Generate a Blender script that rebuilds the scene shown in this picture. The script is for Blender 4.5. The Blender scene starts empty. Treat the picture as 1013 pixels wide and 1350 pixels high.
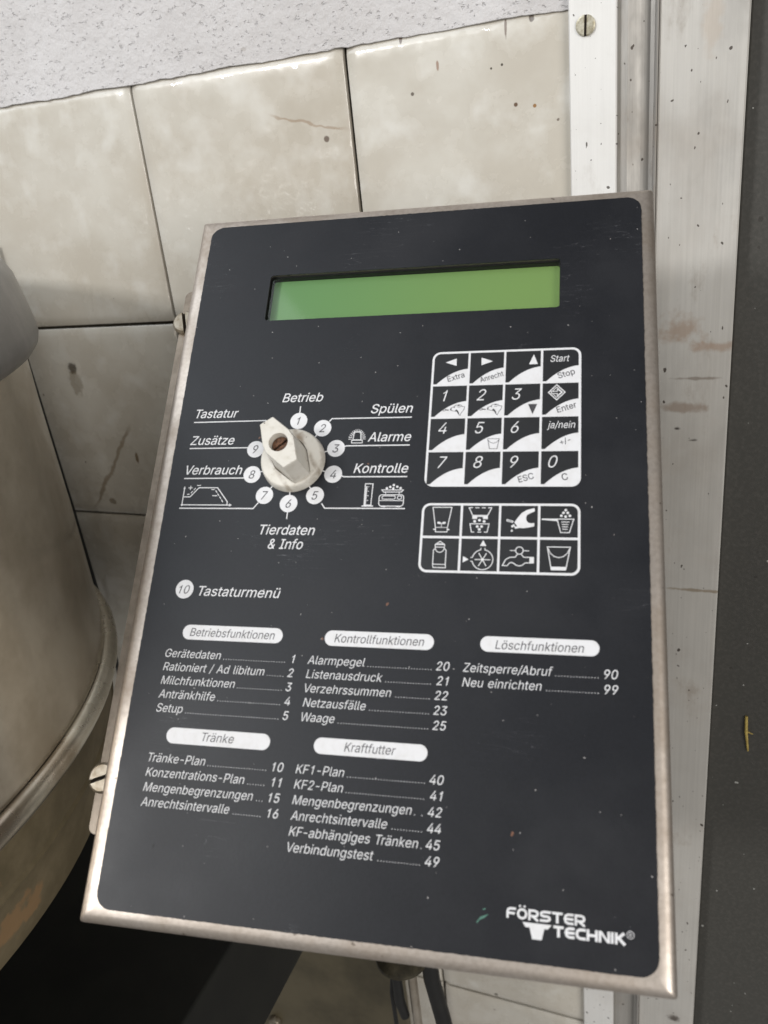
import bpy, bmesh, math, random
from mathutils import Vector, Matrix
from mathutils.geometry import delaunay_2d_cdt
random.seed(7)
sc = bpy.context.scene
COL = sc.collection

# ------------------------------------------------------------------ camera, world, lamps, exposure
# world: x right along the wall, y into the wall (tile faces at y = 0), z up
CZ = 1.30                      # camera height
DW = 0.495                     # camera distance from the wall
cam_d = bpy.data.cameras.new('camera'); cam = bpy.data.objects.new('camera', cam_d); COL.objects.link(cam)
cam_d.sensor_width = 36; cam_d.sensor_fit = 'HORIZONTAL'; cam_d.lens = 38.682
cam_d.clip_start = 0.02; cam_d.clip_end = 50
RX = Vector((0.92865125, 0.35654977, -0.10236758))      # camera right, down, forward in the wall frame
RY = Vector((0.04792496, -0.38896221, -0.9200063))
RZ = Vector((-0.36784515, 0.84945904, -0.37829788))
M = Matrix((RX, -RY, -RZ)).transposed().to_4x4(); M.translation = Vector((0, -DW, CZ))
cam.matrix_world = M
cam_d.dof.use_dof = True; cam_d.dof.focus_distance = 0.43; cam_d.dof.aperture_fstop = 17
sc.camera = cam

wd = bpy.data.worlds.new('World'); sc.world = wd; wd.use_nodes = True
wd.node_tree.nodes['Background'].inputs[0].default_value = (1.0, 0.98, 0.955, 1)
wd.node_tree.nodes['Background'].inputs[1].default_value = 0.26

def area(name, loc, target, sx, sy, power, color):
    l = bpy.data.lights.new(name, 'AREA'); l.shape = 'RECTANGLE'; l.size = sx; l.size_y = sy
    l.energy = power; l.color = color
    o = bpy.data.objects.new(name, l); COL.objects.link(o); o.location = loc
    o.rotation_euler = (Vector(target) - Vector(loc)).to_track_quat('-Z', 'Y').to_euler()
    return o
area('window_light', (-1.62, -2.72, CZ + 1.28), (-0.12, 0, CZ - .1), 0.46, 0.34, 44, (1.0, 0.985, 0.97))
area('wide_side_window_light', (-1.75, -1.65, CZ + 2.2), (-0.15, -.2, CZ - .1), 3.0, 2.5, 58, (0.88, 0.94, 1.0))
area('doorway_light', (1.9, -2.1, CZ + 0.25), (-0.35, 0, CZ - .15), 1.5, 1.3, 52, (1.0, 0.965, 0.92))

sc.view_settings.view_transform = 'Standard'; sc.view_settings.look = 'None'
sc.view_settings.exposure = 0.0; sc.view_settings.gamma = 1

# ------------------------------------------------------------------ node helpers
def lin(r, g, b):
    return tuple(((c/255)/12.92 if c/255 <= .04045 else ((c/255+.055)/1.055)**2.4) for c in (r, g, b)) + (1,)

class NM:
    """small wrapper for writing node materials"""
    def __init__(s, name, rough=.5, metal=0, color=(.5, .5, .5, 1), spec=.5):
        s.m = bpy.data.materials.new(name); s.m.use_nodes = True; s.t = s.m.node_tree
        s.b = s.t.nodes['Principled BSDF']
        s.b.inputs['Roughness'].default_value = rough; s.b.inputs['Metallic'].default_value = metal
        s.b.inputs['Base Color'].default_value = color; s.b.inputs['Specular IOR Level'].default_value = spec
    def n(s, t, **kw):
        x = s.t.nodes.new(t)
        for k, v in kw.items():
            if k.startswith('i_'):
                key = k[2:]; key = int(key) if key.isdigit() else key.replace('_', ' ')
                x.inputs[key].default_value = v
            else: setattr(x, k, v)
        return x
    def l(s, a, b): s.t.links.new(a, b)
    def coord(s, rnd=False):
        c = s.n('ShaderNodeTexCoord').outputs['Object']
        if rnd:
            oi = s.n('ShaderNodeObjectInfo'); m = s.n('ShaderNodeVectorMath', operation='MULTIPLY_ADD')
            cmb = s.n('ShaderNodeCombineXYZ'); s.l(oi.outputs['Random'], cmb.inputs[0]); s.l(oi.outputs['Random'], cmb.inputs[1]); s.l(oi.outputs['Random'], cmb.inputs[2])
            s.l(cmb.outputs[0], m.inputs[0]); m.inputs[1].default_value = (13.7, 7.9, 23.1); s.l(c, m.inputs[2]); c = m.outputs[0]
        return c
    def mapping(s, vec, scale):
        m = s.n('ShaderNodeMapping'); m.inputs['Scale'].default_value = scale; s.l(vec, m.inputs[0]); return m.outputs[0]
    def noise(s, vec, scale, detail=4, rough=.55, dist=0):
        x = s.n('ShaderNodeTexNoise'); x.inputs['Scale'].default_value = scale; x.inputs['Detail'].default_value = detail
        x.inputs['Roughness'].default_value = rough; x.inputs['Distortion'].default_value = dist
        s.l(vec, x.inputs['Vector']); return x.outputs['Fac']
    def ramp(s, fac, lo, hi, a=0., b=1.):
        x = s.n('ShaderNodeMapRange'); x.clamp = True; x.interpolation_type = 'SMOOTHSTEP'
        x.inputs[1].default_value = lo; x.inputs[2].default_value = hi; x.inputs[3].default_value = a; x.inputs[4].default_value = b
        s.l(fac, x.inputs[0]); return x.outputs[0]
    def mix(s, fac, a, b, mode='MIX'):
        x = s.n('ShaderNodeMix', data_type='RGBA', blend_type=mode)
        for i, v in ((0, fac), (6, a), (7, b)):
            if hasattr(v, 'links') or hasattr(v, 'is_linked'): s.l(v, x.inputs[i])
            else: x.inputs[i].default_value = v
        return x.outputs[2]
    def math(s, op, a, b=0., c=None):
        x = s.n('ShaderNodeMath', operation=op)
        for i, v in enumerate((a, b) if c is None else (a, b, c)):
            if hasattr(v, 'is_linked'): s.l(v, x.inputs[i])
            else: x.inputs[i].default_value = v
        return x.outputs[0]
    def spot(s, vec, c, r, wob=.3, wscale=120, soft=.5):
        """mask 1 inside an ellipse of radii r about c, with a ragged edge"""
        m = s.n('ShaderNodeVectorMath', operation='SUBTRACT'); s.l(vec, m.inputs[0]); m.inputs[1].default_value = c
        d = s.n('ShaderNodeVectorMath', operation='DIVIDE'); s.l(m.outputs[0], d.inputs[0]); d.inputs[1].default_value = r
        ln = s.n('ShaderNodeVectorMath', operation='LENGTH'); s.l(d.outputs[0], ln.inputs[0])
        nz = s.noise(vec, wscale, 4); w = s.math('MULTIPLY_ADD', nz, wob*2, -wob)
        return s.ramp(s.math('ADD', ln.outputs['Value'], w), 1 - soft, 1, 1, 0)
    def color(s, sock): s.l(sock, s.b.inputs['Base Color'])
    def rough(s, sock): s.l(sock, s.b.inputs['Roughness'])
    def bump(s, h, strength=.3, dist=.001, prev=None):
        x = s.n('ShaderNodeBump'); x.inputs['Strength'].default_value = strength; x.inputs['Distance'].default_value = dist
        s.l(h, x.inputs['Height'])
        if prev is not None: s.l(prev, x.inputs['Normal'])
        s.l(x.outputs[0], s.b.inputs['Normal']); return x.outputs[0]
    def specks(s, vec, scale, dens, size, seed=0, flat=None):
        """round flecks: voronoi cells, only some of them used"""
        if flat:
            q = s.n('ShaderNodeSeparateXYZ'); s.l(vec, q.inputs[0]); w = s.n('ShaderNodeCombineXYZ')
            s.l(q.outputs[0], w.inputs[0]); s.l(q.outputs[2 if flat == 'xz' else 1], w.inputs[1]); vec = w.outputs[0]
        o = s.n('ShaderNodeVectorMath', operation='ADD'); s.l(vec, o.inputs[0]); o.inputs[1].default_value = (seed*.37, seed*.21, seed*.11)
        dn = s.n('ShaderNodeTexNoise'); dn.inputs['Scale'].default_value = scale*1.6; s.l(o.outputs[0], dn.inputs['Vector'])
        a = s.n('ShaderNodeVectorMath', operation='MULTIPLY_ADD'); s.l(dn.outputs['Color'], a.inputs[0]); a.inputs[1].default_value = (.5/scale,)*3; s.l(o.outputs[0], a.inputs[2])
        v = s.n('ShaderNodeTexVoronoi'); v.voronoi_dimensions = '2D' if flat else '3D'; v.inputs['Scale'].default_value = scale; s.l(a.outputs[0], v.inputs['Vector'])
        sep = s.n('ShaderNodeSeparateColor'); s.l(v.outputs['Color'], sep.inputs[0])
        on = s.ramp(sep.outputs[0], 1-dens-.001, 1-dens+.001)
        sz = s.math('MULTIPLY', sep.outputs[1], size)
        d = s.math('LESS_THAN', v.outputs['Distance'], sz)
        return s.math('MULTIPLY', on, d)

# ------------------------------------------------------------------ materials
def mat_tile():
    k = NM('glazed_cream_tile', .16, spec=.5); c = k.coord(True)
    a = k.noise(c, 22, 5, .6, .2); b = k.noise(c, 48, 4, .55)
    col = k.mix(k.ramp(a, .34, .66), lin(191, 185, 173), lin(203, 199, 189))
    col = k.mix(k.ramp(b, .5, .78, 0, .7), col, lin(216, 214, 207))
    w = k.noise(c, 3.2, 2); col = k.mix(k.ramp(w, .4, .7, 0, .3), col, lin(160, 146, 124))
    sp = k.specks(c, 34, .09, .045, 3, 'xz'); col = k.mix(k.math('MULTIPLY', sp, .7), col, lin(70, 48, 28))
    g = k.noise(k.mapping(c, (1, 1, .35)), 24, 4, .65); col = k.mix(k.ramp(g, .68, .84, 0, .25), col, lin(130, 110, 80))
    gp = k.n('ShaderNodeNewGeometry').outputs['Position']        # marks at their own places on the wall
    for (x, z, rx, rz, cl, am, wb) in ((-.4586, -.1133, .0045, .006, (44, 34, 22), .8, .5), (-.4586, -.124, .008, .012, (110, 94, 66), .45, .6), (-.4171, -.1847, .0018, .0055, (104, 80, 44), .8, .3),
            (-.4512, -.2227, .004, .003, (96, 78, 50), .7, .5), (-.2241, .022, .0022, .0022, (70, 46, 26), .8, .3), (-.1726, .0672, .0012, .003, (70, 40, 22), .8, .5), (-.1133, .0640, .0009, .006, (80, 50, 34), .7, .5),
            (-.0995, .0672, .0016, .003, (60, 40, 24), .8, .5), (-.1679, .0392, .0012, .0012, (60, 44, 30), .8, .2), (-.1093, .0267, .0013, .0013, (84, 54, 26), .9, .2), (-.099, .025, .0012, .0012, (140, 98, 40), .9, .2),
            (-.152, .0515, .001, .0028, (130, 88, 60), .7, .4), (-.116, .047, .0008, .0008, (50, 40, 30), .9, .2), (-.122, .046, .0007, .0007, (50, 40, 30), .9, .2), (-.1572, -.6851, .0022, .0028, (70, 60, 44), .8, .4)):
        mk = k.spot(gp, (x, 0, CZ+z), (rx, .1, rz), wb, 260, .4); col = k.mix(k.math('MULTIPLY', mk, am), col, lin(*cl))
    def trail(x0, z0, x1, z1, wd, cl, am):        # a wandering drip line
        c_ = k.n('ShaderNodeVectorMath', operation='SUBTRACT'); k.l(gp, c_.inputs[0]); c_.inputs[1].default_value = (x0, 0, CZ+z0)
        ln = math.hypot(x1-x0, z1-z0); d_ = ((x1-x0)/ln, 0, (z1-z0)/ln); pr = k.n('ShaderNodeVectorMath', operation='DOT_PRODUCT'); k.l(c_.outputs[0], pr.inputs[0]); pr.inputs[1].default_value = d_
        ps = k.n('ShaderNodeVectorMath', operation='DOT_PRODUCT'); k.l(c_.outputs[0], ps.inputs[0]); ps.inputs[1].default_value = (-d_[2], 0, d_[0])
        wv = k.math('MULTIPLY_ADD', k.noise(gp, 60, 3), .010, -.005); ab = k.math('ABSOLUTE', k.math('ADD', ps.outputs['Value'], wv))
        m_ = k.math('MULTIPLY', k.ramp(ab, wd*.3, wd, 1, 0), k.math('MULTIPLY', k.ramp(pr.outputs['Value'], 0, ln*.15), k.ramp(pr.outputs['Value'], ln*.8, ln, 1, 0)))
        return k.mix(k.math('MULTIPLY', m_, am), col, lin(*cl))
    col = trail(-.415, -.155, -.474, -.235, .0022, (110, 86, 50), .55); col = trail(-.262, .039, -.2075, .0245, .0010, (140, 112, 84), .5); col = trail(-.43, -.245, -.39, -.23, .002, (104, 84, 54), .4)
    k.color(col); k.rough(k.ramp(b, .3, .7, .18, .34))
    k.b.inputs['Coat Weight'].default_value = .7; k.b.inputs['Coat Roughness'].default_value = .035
    wvy = k.noise(c, 30, 3, .55)
    k.bump(wvy, .5, .0016); bn = k.n('ShaderNodeBump'); bn.inputs['Strength'].default_value = .8; bn.inputs['Distance'].default_value = .0028; k.l(k.noise(c, 55, 2, .4), bn.inputs['Height']); k.l(bn.outputs[0], k.b.inputs['Coat Normal']); return k.m
def mat_grout():
    k = NM('dark_grout', .9); c = k.coord(); k.color(k.mix(k.noise(c, 60, 4), lin(28, 24, 18), lin(58, 52, 40))); return k.m
def mat_plaster():
    k = NM('white_plaster', .85); c = k.coord()
    n = k.noise(c, 190, 6, .62); n2 = k.noise(c, 9, 4)
    pit = k.ramp(k.noise(k.mapping(c, (1, 1, 1.7)), 300, 3, .55), .62, .7)
    col = k.mix(k.ramp(n2, .35, .7), lin(196, 193, 192), lin(210, 208, 208))
    col = k.mix(k.math('MULTIPLY', pit, .06), col, lin(168, 164, 160))
    sp = k.specks(c, 60, .05, .10, 5, 'xz'); col = k.mix(k.math('MULTIPLY', sp, .25), col, lin(130, 118, 100))
    k.color(col)
    h = k.math('SUBTRACT', k.math('MULTIPLY', n, .9), k.math('MULTIPLY', pit, .5))
    k.bump(h, .75, .0022); return k.m
def mat_alu(name, base, dirt, spd, rough=.42, metal=.55, streak=.25, smears=()):
    k = NM(name, rough, metal); c = k.coord()
    st = k.noise(k.mapping(c, (1, 1, .012)), 900, 3, .6); big = k.noise(c, 14, 5, .6)
    bl = k.noise(k.mapping(c, (1, 1, .45)), 42, 6, .68)
    col = k.mix(k.ramp(st, .3, .7, 0, streak), base, (base[0]*.7, base[1]*.7, base[2]*.7, 1))
    col = k.mix(k.ramp(big, .48, .72, 0, .45*dirt), col, lin(148, 134, 118))
    col = k.mix(k.ramp(bl, .58, .78, 0, .75*dirt), col, lin(122, 102, 80))
    for i, (sc_, de, si) in enumerate(spd):
        sp = k.specks(k.mapping(c, (1, 1, .75)), sc_, de, si, i+2, 'xz'); col = k.mix(k.math('MULTIPLY', sp, .85), col, lin(48, 36, 26))
    for (cc, rr, cl, am) in smears:
        mk = k.spot(c, cc, rr, .95, 150, .75); col = k.mix(k.math('MULTIPLY', mk, am), col, cl)
    k.color(col); k.rough(k.ramp(bl, .3, .75, rough-.08, rough+.25))
    k.bump(st, .12, .0004); return k.m
def mat_door():
    k = NM('dark_grey_door_paint', .5); c = k.coord()
    n = k.noise(c, 420, 3, .6); col = k.mix(k.ramp(n, .4, .75), lin(58, 57, 53), lin(68, 66, 62))
    sp = k.specks(c, 90, .07, .12, 4, 'xz'); col = k.mix(k.math('MULTIPLY', sp, .6), col, lin(38, 34, 30))
    sp = k.specks(c, 120, .05, .1, 9, 'xz'); col = k.mix(k.math('MULTIPLY', sp, .7), col, lin(180, 180, 176))
    k.color(col); k.bump(n, .2, .0005); return k.m
def mat_membrane():
    k = NM('charcoal_membrane', .36, spec=.37); c = k.coord()
    n = k.noise(c, 900, 3, .6); w = k.noise(c, 14, 4, .6)
    col = k.mix(k.ramp(n, .3, .7), lin(12, 14, 20), lin(17, 19, 25))
    col = k.mix(k.ramp(w, .45, .75, 0, .2), col, lin(52, 52, 55))          # dust film
    dust = k.specks(c, 420, .025, .12, 1, 'xy'); col = k.mix(k.math('MULTIPLY', dust, .55), col, lin(196, 192, 190))
    d2 = k.specks(c, 150, .012, .05, 6, 'xy'); col = k.mix(k.math('MULTIPLY', d2, .6), col, lin(178, 170, 166))
    d3 = k.specks(c, 80, .008, .06, 12, 'xy'); col = k.mix(k.math('MULTIPLY', d3, .8), col, lin(120, 84, 66))
    scr = k.noise(k.mapping(c, (1, 14, 1)), 22, 2, .4, 1.5); m2 = k.ramp(k.noise(c, 16, 2), .58, .66)
    line = k.math('LESS_THAN', k.math('ABSOLUTE', k.math('SUBTRACT', scr, .5)), .0016)
    col = k.mix(k.math('MULTIPLY', k.math('MULTIPLY', line, m2), .28), col, lin(150, 150, 154))
    k.color(col); k.rough(k.ramp(w, .3, .75, .40, .50)); k.bump(n, .12, .0002); return k.m
def mat_lid():
    k = NM('brushed_stainless_lid', .34, .85); c = k.coord()
    n = k.noise(c, 500, 3, .6); w = k.noise(c, 30, 5, .62)
    col = k.mix(k.ramp(w, .35, .7), lin(190, 181, 172), lin(162, 151, 140))
    col = k.mix(k.ramp(n, .35, .7, 0, .25), col, lin(130, 118, 104))
    d = k.specks(c, 190, .07, .16, 3, 'xy'); col = k.mix(k.math('MULTIPLY', d, .55), col, lin(70, 58, 44))
    k.color(col); k.rough(k.ramp(w, .3, .7, .38, .54)); k.bump(n, .1, .0003); return k.m
def mat_print(name, col, col2):
    k = NM(name, .45); c = k.coord(); n = k.noise(c, 260, 4, .6)
    k.color(k.mix(k.ramp(n, .4, .8), col, col2)); return k.m
def mat_knob():
    k = NM('dirty_ivory_plastic', .40); c = k.coord()
    w = k.noise(c, 240, 5, .65); col = k.mix(k.ramp(w, .4, .8), lin(208, 204, 195), lin(198, 193, 181))
    gr = k.math('MULTIPLY', k.ramp(k.noise(c, 120, 4, .6), .55, .72), k.ramp(k.noise(c, 420, 4, .6), .35, .6, .1, .55))
    col = k.mix(k.math('MULTIPLY', gr, .7), col, lin(124, 106, 82))
    # old grime lodged along both flanks of the grip and on the web
    dp = k.n('ShaderNodeVectorMath', operation='DOT_PRODUCT'); k.l(c, dp.inputs[0]); dp.inputs[1].default_value = (.834, .552, 0); sz = k.n('ShaderNodeSeparateXYZ'); k.l(c, sz.inputs[0])
    ab = k.math('ABSOLUTE', k.math('ADD', dp.outputs['Value'], k.math('MULTIPLY_ADD', k.noise(c, 300, 4), .002, -.001)))
    band = k.math('MULTIPLY', k.math('MULTIPLY', k.ramp(ab, .0058, .0070), k.ramp(ab, .0074, .0090, 1, 0)), k.ramp(sz.outputs[2], .006, .0085, 1, 0))
    col = k.mix(k.math('MULTIPLY', band, k.ramp(k.noise(c, 180, 4, .6), .35, .65, .1, .6)), col, lin(112, 92, 66))
    st = k.spot(c, (.0035, .0095, .005), (.0045, .003, .006), .6, 300, .9); col = k.mix(k.math('MULTIPLY', st, .4), col, lin(128, 104, 76))
    d = k.specks(c, 420, .05, .2, 3); col = k.mix(k.math('MULTIPLY', d, .6), col, lin(80, 64, 44))
    k.color(col); k.bump(w, .15, .0003); return k.m
def mat_simple(name, a, b, scale, rough, metal=0, bump=.1, spec=.5, stretch=(1, 1, 1)):
    k = NM(name, rough, metal, spec=spec); c = k.coord(); n = k.noise(k.mapping(c, stretch), scale, 5, .62)
    k.color(k.mix(k.ramp(n, .35, .7), a, b))
    if bump: k.bump(n, bump, .0006)
    return k.m
def mat_lcd():
    k = NM('green_liquid_crystal', .55); c = k.coord(); sx = k.n('ShaderNodeSeparateXYZ'); k.l(c, sx.inputs[0])
    col = k.mix(k.ramp(sx.outputs[0], .03, .17), lin(110, 156, 98), lin(130, 163, 92))
    k.color(col); k.l(col, k.b.inputs['Emission Color']); k.b.inputs['Emission Strength'].default_value = .05; return k.m
def mat_glass():
    m = bpy.data.materials.new('clear_display_pane'); m.use_nodes = True; t = m.node_tree; t.nodes.clear()
    o = t.nodes.new('ShaderNodeOutputMaterial'); mx = t.nodes.new('ShaderNodeMixShader'); f = t.nodes.new('ShaderNodeFresnel')
    tr = t.nodes.new('ShaderNodeBsdfTransparent'); gl = t.nodes.new('ShaderNodeBsdfGlossy')
    f.inputs[0].default_value = 1.4; gl.inputs['Roughness'].default_value = .06
    t.links.new(f.outputs[0], mx.inputs[0]); t.links.new(tr.outputs[0], mx.inputs[1]); t.links.new(gl.outputs[0], mx.inputs[2]); t.links.new(mx.outputs[0], o.inputs[0]); return m
def mat_vessel():
    k = NM('dull_stainless_vessel', .24, .86); c = k.coord()
    w = k.noise(c, 18, 5, .65); st = k.noise(k.mapping(c, (1, 1, .05)), 160, 3)
    col = k.mix(k.ramp(w, .35, .7), lin(206, 197, 182), lin(178, 167, 150))
    d = k.specks(c, 85, .05, .12, 3); col = k.mix(k.math('MULTIPLY', d, .6), col, lin(66, 52, 38))
    g = k.noise(c, 60, 5, .7); col = k.mix(k.ramp(g, .66, .85, 0, .3), col, lin(80, 68, 50))
    k.color(col); k.rough(k.ramp(w, .3, .7, .13, .24)); k.bump(st, .04, .0004); return k.m
def mat_rim():
    k = NM('rolled_rim_steel', .2, .9); c = k.coord(); w = k.noise(c, 40, 5, .65); col = k.mix(k.ramp(w, .35, .7), lin(224, 219, 208), lin(196, 190, 176))
    g = k.noise(c, 9, 3); col = k.mix(k.ramp(g, .5, .65, 0, .5), col, lin(128, 102, 72)); d = k.specks(c, 120, .2, .2, 3); col = k.mix(k.math('MULTIPLY', d, .6), col, lin(66, 52, 38))
    k.color(col); k.rough(k.ramp(w, .3, .7, .2, .36)); return k.m
def mat_skirt():
    k = NM('grimy_vessel_base', .6, .3); c = k.coord()
    w = k.noise(c, 22, 6, .7); col = k.mix(k.ramp(w, .35, .7), lin(96, 86, 64), lin(122, 110, 86))
    gp = k.n('ShaderNodeNewGeometry').outputs['Position']; mk = k.math('MAXIMUM', k.spot(gp, (-.3060, -.3035, CZ-.3090), (.014, .03, .013), .8, 90, .25), k.math('MULTIPLY', k.ramp(k.noise(c, 34, 5, .7), .64, .67), .35)); col = k.mix(k.math('MULTIPLY', mk, .7), col, lin(150, 118, 82))
    k.color(col); k.bump(w, .3, .001); return k.m

ALU1 = mat_alu('bright_aluminium', lin(224, 223, 220), .3, ((170, .15, .14), (380, .10, .18)), .5, .3, .12)
ALU2 = mat_alu('soiled_channel_aluminium', lin(164, 161, 156), .9, ((160, .12, .14), (340, .07, .18)), .5, .45, .5)
ALU3 = mat_alu('brushed_jamb_aluminium', lin(190, 187, 181), .55, ((150, .07, .12), (340, .05, .16)), .42, .35, .25,
    smears=(((-.021, -.003, CZ-.098), (.017, .05, .011), lin(150, 122, 98), .55), ((-.002, -.003, CZ-.108), (.02, .05, .0035), lin(150, 118, 92), .5),
            ((-.018, -.003, CZ-.143), (.018, .05, .0035), lin(128, 104, 84), .55), ((-.012, -.003, CZ-.126), (.02, .05, .0012), lin(110, 96, 82), .6),
            ((-.006, -.003, CZ-.262), (.02, .05, .0013), lin(118, 96, 60), .6), ((-.021, -.003, CZ-.156), (.0025, .05, .0014), lin(40, 32, 26), .9),
            ((-.012, -.003, CZ-.163), (.003, .05, .0012), lin(50, 42, 34), .8), ((-.010, -.003, CZ+.052), (.006, .05, .02), lin(178, 160, 140), .35),
            ((-.0085, -.003, CZ-.655), (.006, .05, .005), lin(50, 34, 22), .8)))
TILE, GROUT, PLASTER, DOOR = mat_tile(), mat_grout(), mat_plaster(), mat_door()
MEMB, LIDM, KNOB, LCD, GLASS = mat_membrane(), mat_lid(), mat_knob(), mat_lcd(), mat_glass()
WHITE = mat_print('white_print', lin(213, 213, 215), lin(204, 203, 203))
DARK = mat_print('dark_print', lin(58, 57, 60), lin(70, 69, 72))
KEYD = mat_print('key_charcoal', lin(18, 19, 22), lin(24, 25, 28))
GRPR = mat_print('green_scuff', lin(84, 132, 116), lin(60, 90, 80))
VESS, SKIRT = mat_vessel(), mat_skirt()
CAPM = mat_simple('grey_rubber_lid', lin(98, 96, 94), lin(116, 113, 111), 60, .33, 0, .12)
BLACK = mat_simple('black_housing_paint', lin(17, 18, 17), lin(24, 25, 22), 30, .6, 0, .1, .3)
RUBB = mat_simple('black_rubber', lin(14, 14, 13), lin(22, 22, 20), 60, .55)
INNER = mat_simple('black_window_surround', lin(16, 17, 18), lin(24, 25, 25), 300, .6)
BODY = mat_simple('stainless_body', lin(170, 162, 150), lin(140, 130, 116), 60, .45, .6)
FLNG = mat_simple('flange_steel', lin(138, 127, 114), lin(114, 103, 90), 140, .45, .5)
SCRW = mat_simple('zinc_screw', lin(150, 142, 128), lin(118, 106, 88), 260, .38, .6)
BRAS = mat_simple('tarnished_screw', lin(192, 188, 172), lin(150, 142, 120), 420, .45, .5)
RUST = mat_simple('rusty_screw', lin(118, 84, 62), lin(56, 38, 28), 900, .7, .3, .6)
PLATE = mat_simple('grimy_steel_plate', lin(104, 96, 76), lin(78, 72, 56), 12, .5, .35)
SLOT = mat_simple('slot_shadow', lin(30, 22, 16), lin(40, 30, 22), 300, .9)
STRAW = mat_simple('straw', lin(176, 156, 84), lin(140, 120, 60), 300, .7)
BRONZ = mat_simple('dark_valve_metal', lin(52, 48, 38), lin(84, 78, 62), 90, .5, .5)

# ------------------------------------------------------------------ mesh helpers
def link(o, parent=None, **props):
    COL.objects.link(o)
    if parent is not None: o.parent = parent
    for k_, v in props.items(): o[k_] = v
    return o
def mesh_obj(name, verts, faces, mats, parent=None, mi=None, smooth=False, **props):
    me = bpy.data.meshes.new(name); me.from_pydata([tuple(v) for v in verts], [], faces)
    for m in (mats if isinstance(mats, (list, tuple)) else [mats]): me.materials.append(m)
    if mi: me.polygons.foreach_set('material_index', mi)
    if smooth:
        me.polygons.foreach_set('use_smooth', [True]*len(me.polygons))
    me.update(); return link(bpy.data.objects.new(name, me), parent, **props)
def bm_obj(name, bm, mats, parent=None, smooth=False, angle=35, **props):
    bmesh.ops.recalc_face_normals(bm, faces=bm.faces)
    me = bpy.data.meshes.new(name)
    if smooth:
        for f in bm.faces: f.smooth = True
        for e in bm.edges:
            if len(e.link_faces) == 2 and e.calc_face_angle(0) > math.radians(angle): e.smooth = False
    bm.to_mesh(me); bm.free()
    for m in (mats if isinstance(mats, (list, tuple)) else [mats]): me.materials.append(m)
    return link(bpy.data.objects.new(name, me), parent, **props)
def empty(name, loc=(0, 0, 0), parent=None, **props):
    o = bpy.data.objects.new(name, None); o.empty_display_size = .02; o.location = loc; return link(o, parent, **props)
def box(bm, x0, x1, y0, y1, z0, z1, bev=0, seg=2, mi=0):
    r = bmesh.ops.create_cube(bm, size=1)
    for v in r['verts']: v.co = Vector((x0+(v.co.x+.5)*(x1-x0), y0+(v.co.y+.5)*(y1-y0), z0+(v.co.z+.5)*(z1-z0)))
    fs = list({f for v in r['verts'] for f in v.link_faces})
    for f in fs: f.material_index = mi
    if bev: bmesh.ops.bevel(bm, geom=list({e for f in fs for e in f.edges}), offset=bev, segments=seg, affect='EDGES', profile=.5)
def lathe(bm, prof, seg=96, c=(0, 0), a0=0, a1=2*math.pi):
    """profile of (radius, z) turned about the vertical through c"""
    full = abs(a1-a0-2*math.pi) < 1e-6; n = seg if full else seg+1
    rings = []
    for (r, z) in prof:
        rings.append([bm.verts.new((c[0]+r*math.cos(a0+(a1-a0)*i/seg), c[1]+r*math.sin(a0+(a1-a0)*i/seg), z)) for i in range(n)])
    for a, b in zip(rings, rings[1:]):
        for i in range(seg):
            j = (i+1) % n; bm.faces.new((a[i], a[j], b[j], b[i]))
    return rings
def tube(bm, pts, r, seg=12):
    pts = [Vector(p) for p in pts]; rings = []
    for i, p in enumerate(pts):
        d = (pts[min(i+1, len(pts)-1)]-pts[max(i-1, 0)]).normalized(); u = d.orthogonal().normalized()
        if rings and abs(d.dot(pu)) < .99: u = (pu-d*pu.dot(d)).normalized()
        pu = u; w = d.cross(u); rr = r[i] if isinstance(r, (list, tuple)) else r
        rings.append([bm.verts.new(p+(u*math.cos(2*math.pi*k/seg)+w*math.sin(2*math.pi*k/seg))*rr) for k in range(seg)])
    for a, b in zip(rings, rings[1:]):
        for k in range(seg): bm.faces.new((a[k], a[(k+1) % seg], b[(k+1) % seg], b[k]))
    bm.faces.new(rings[0]); bm.faces.new(rings[-1])

# ------------------------------------------------------------------ the wall: backing, tiles, plaster
PX, PZ = 0.1504, 0.1522
XB, ZT = -0.2073, CZ+0.0700           # the joint that runs down behind the cabinet; top of the tiling
XL, XR, ROWS, COLS = XB-PX*6, XB+PX, 7, 7
wall = mesh_obj('wall', *[[(-1.35, .03, CZ-1.3), (-.057, .03, CZ-1.3), (-.057, .03, CZ+.9), (-1.35, .03, CZ+.9),
                           (-1.35, .004, CZ-1.3), (-.057, .004, CZ-1.3), (-.057, .004, CZ+.9), (-1.35, .004, CZ+.9)],
                          [(0, 1, 2, 3), (4, 5, 6, 7), (0, 1, 5, 4), (1, 2, 6, 5), (2, 3, 7, 6), (3, 0, 4, 7)]][:2], GROUT, kind='structure')
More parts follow.
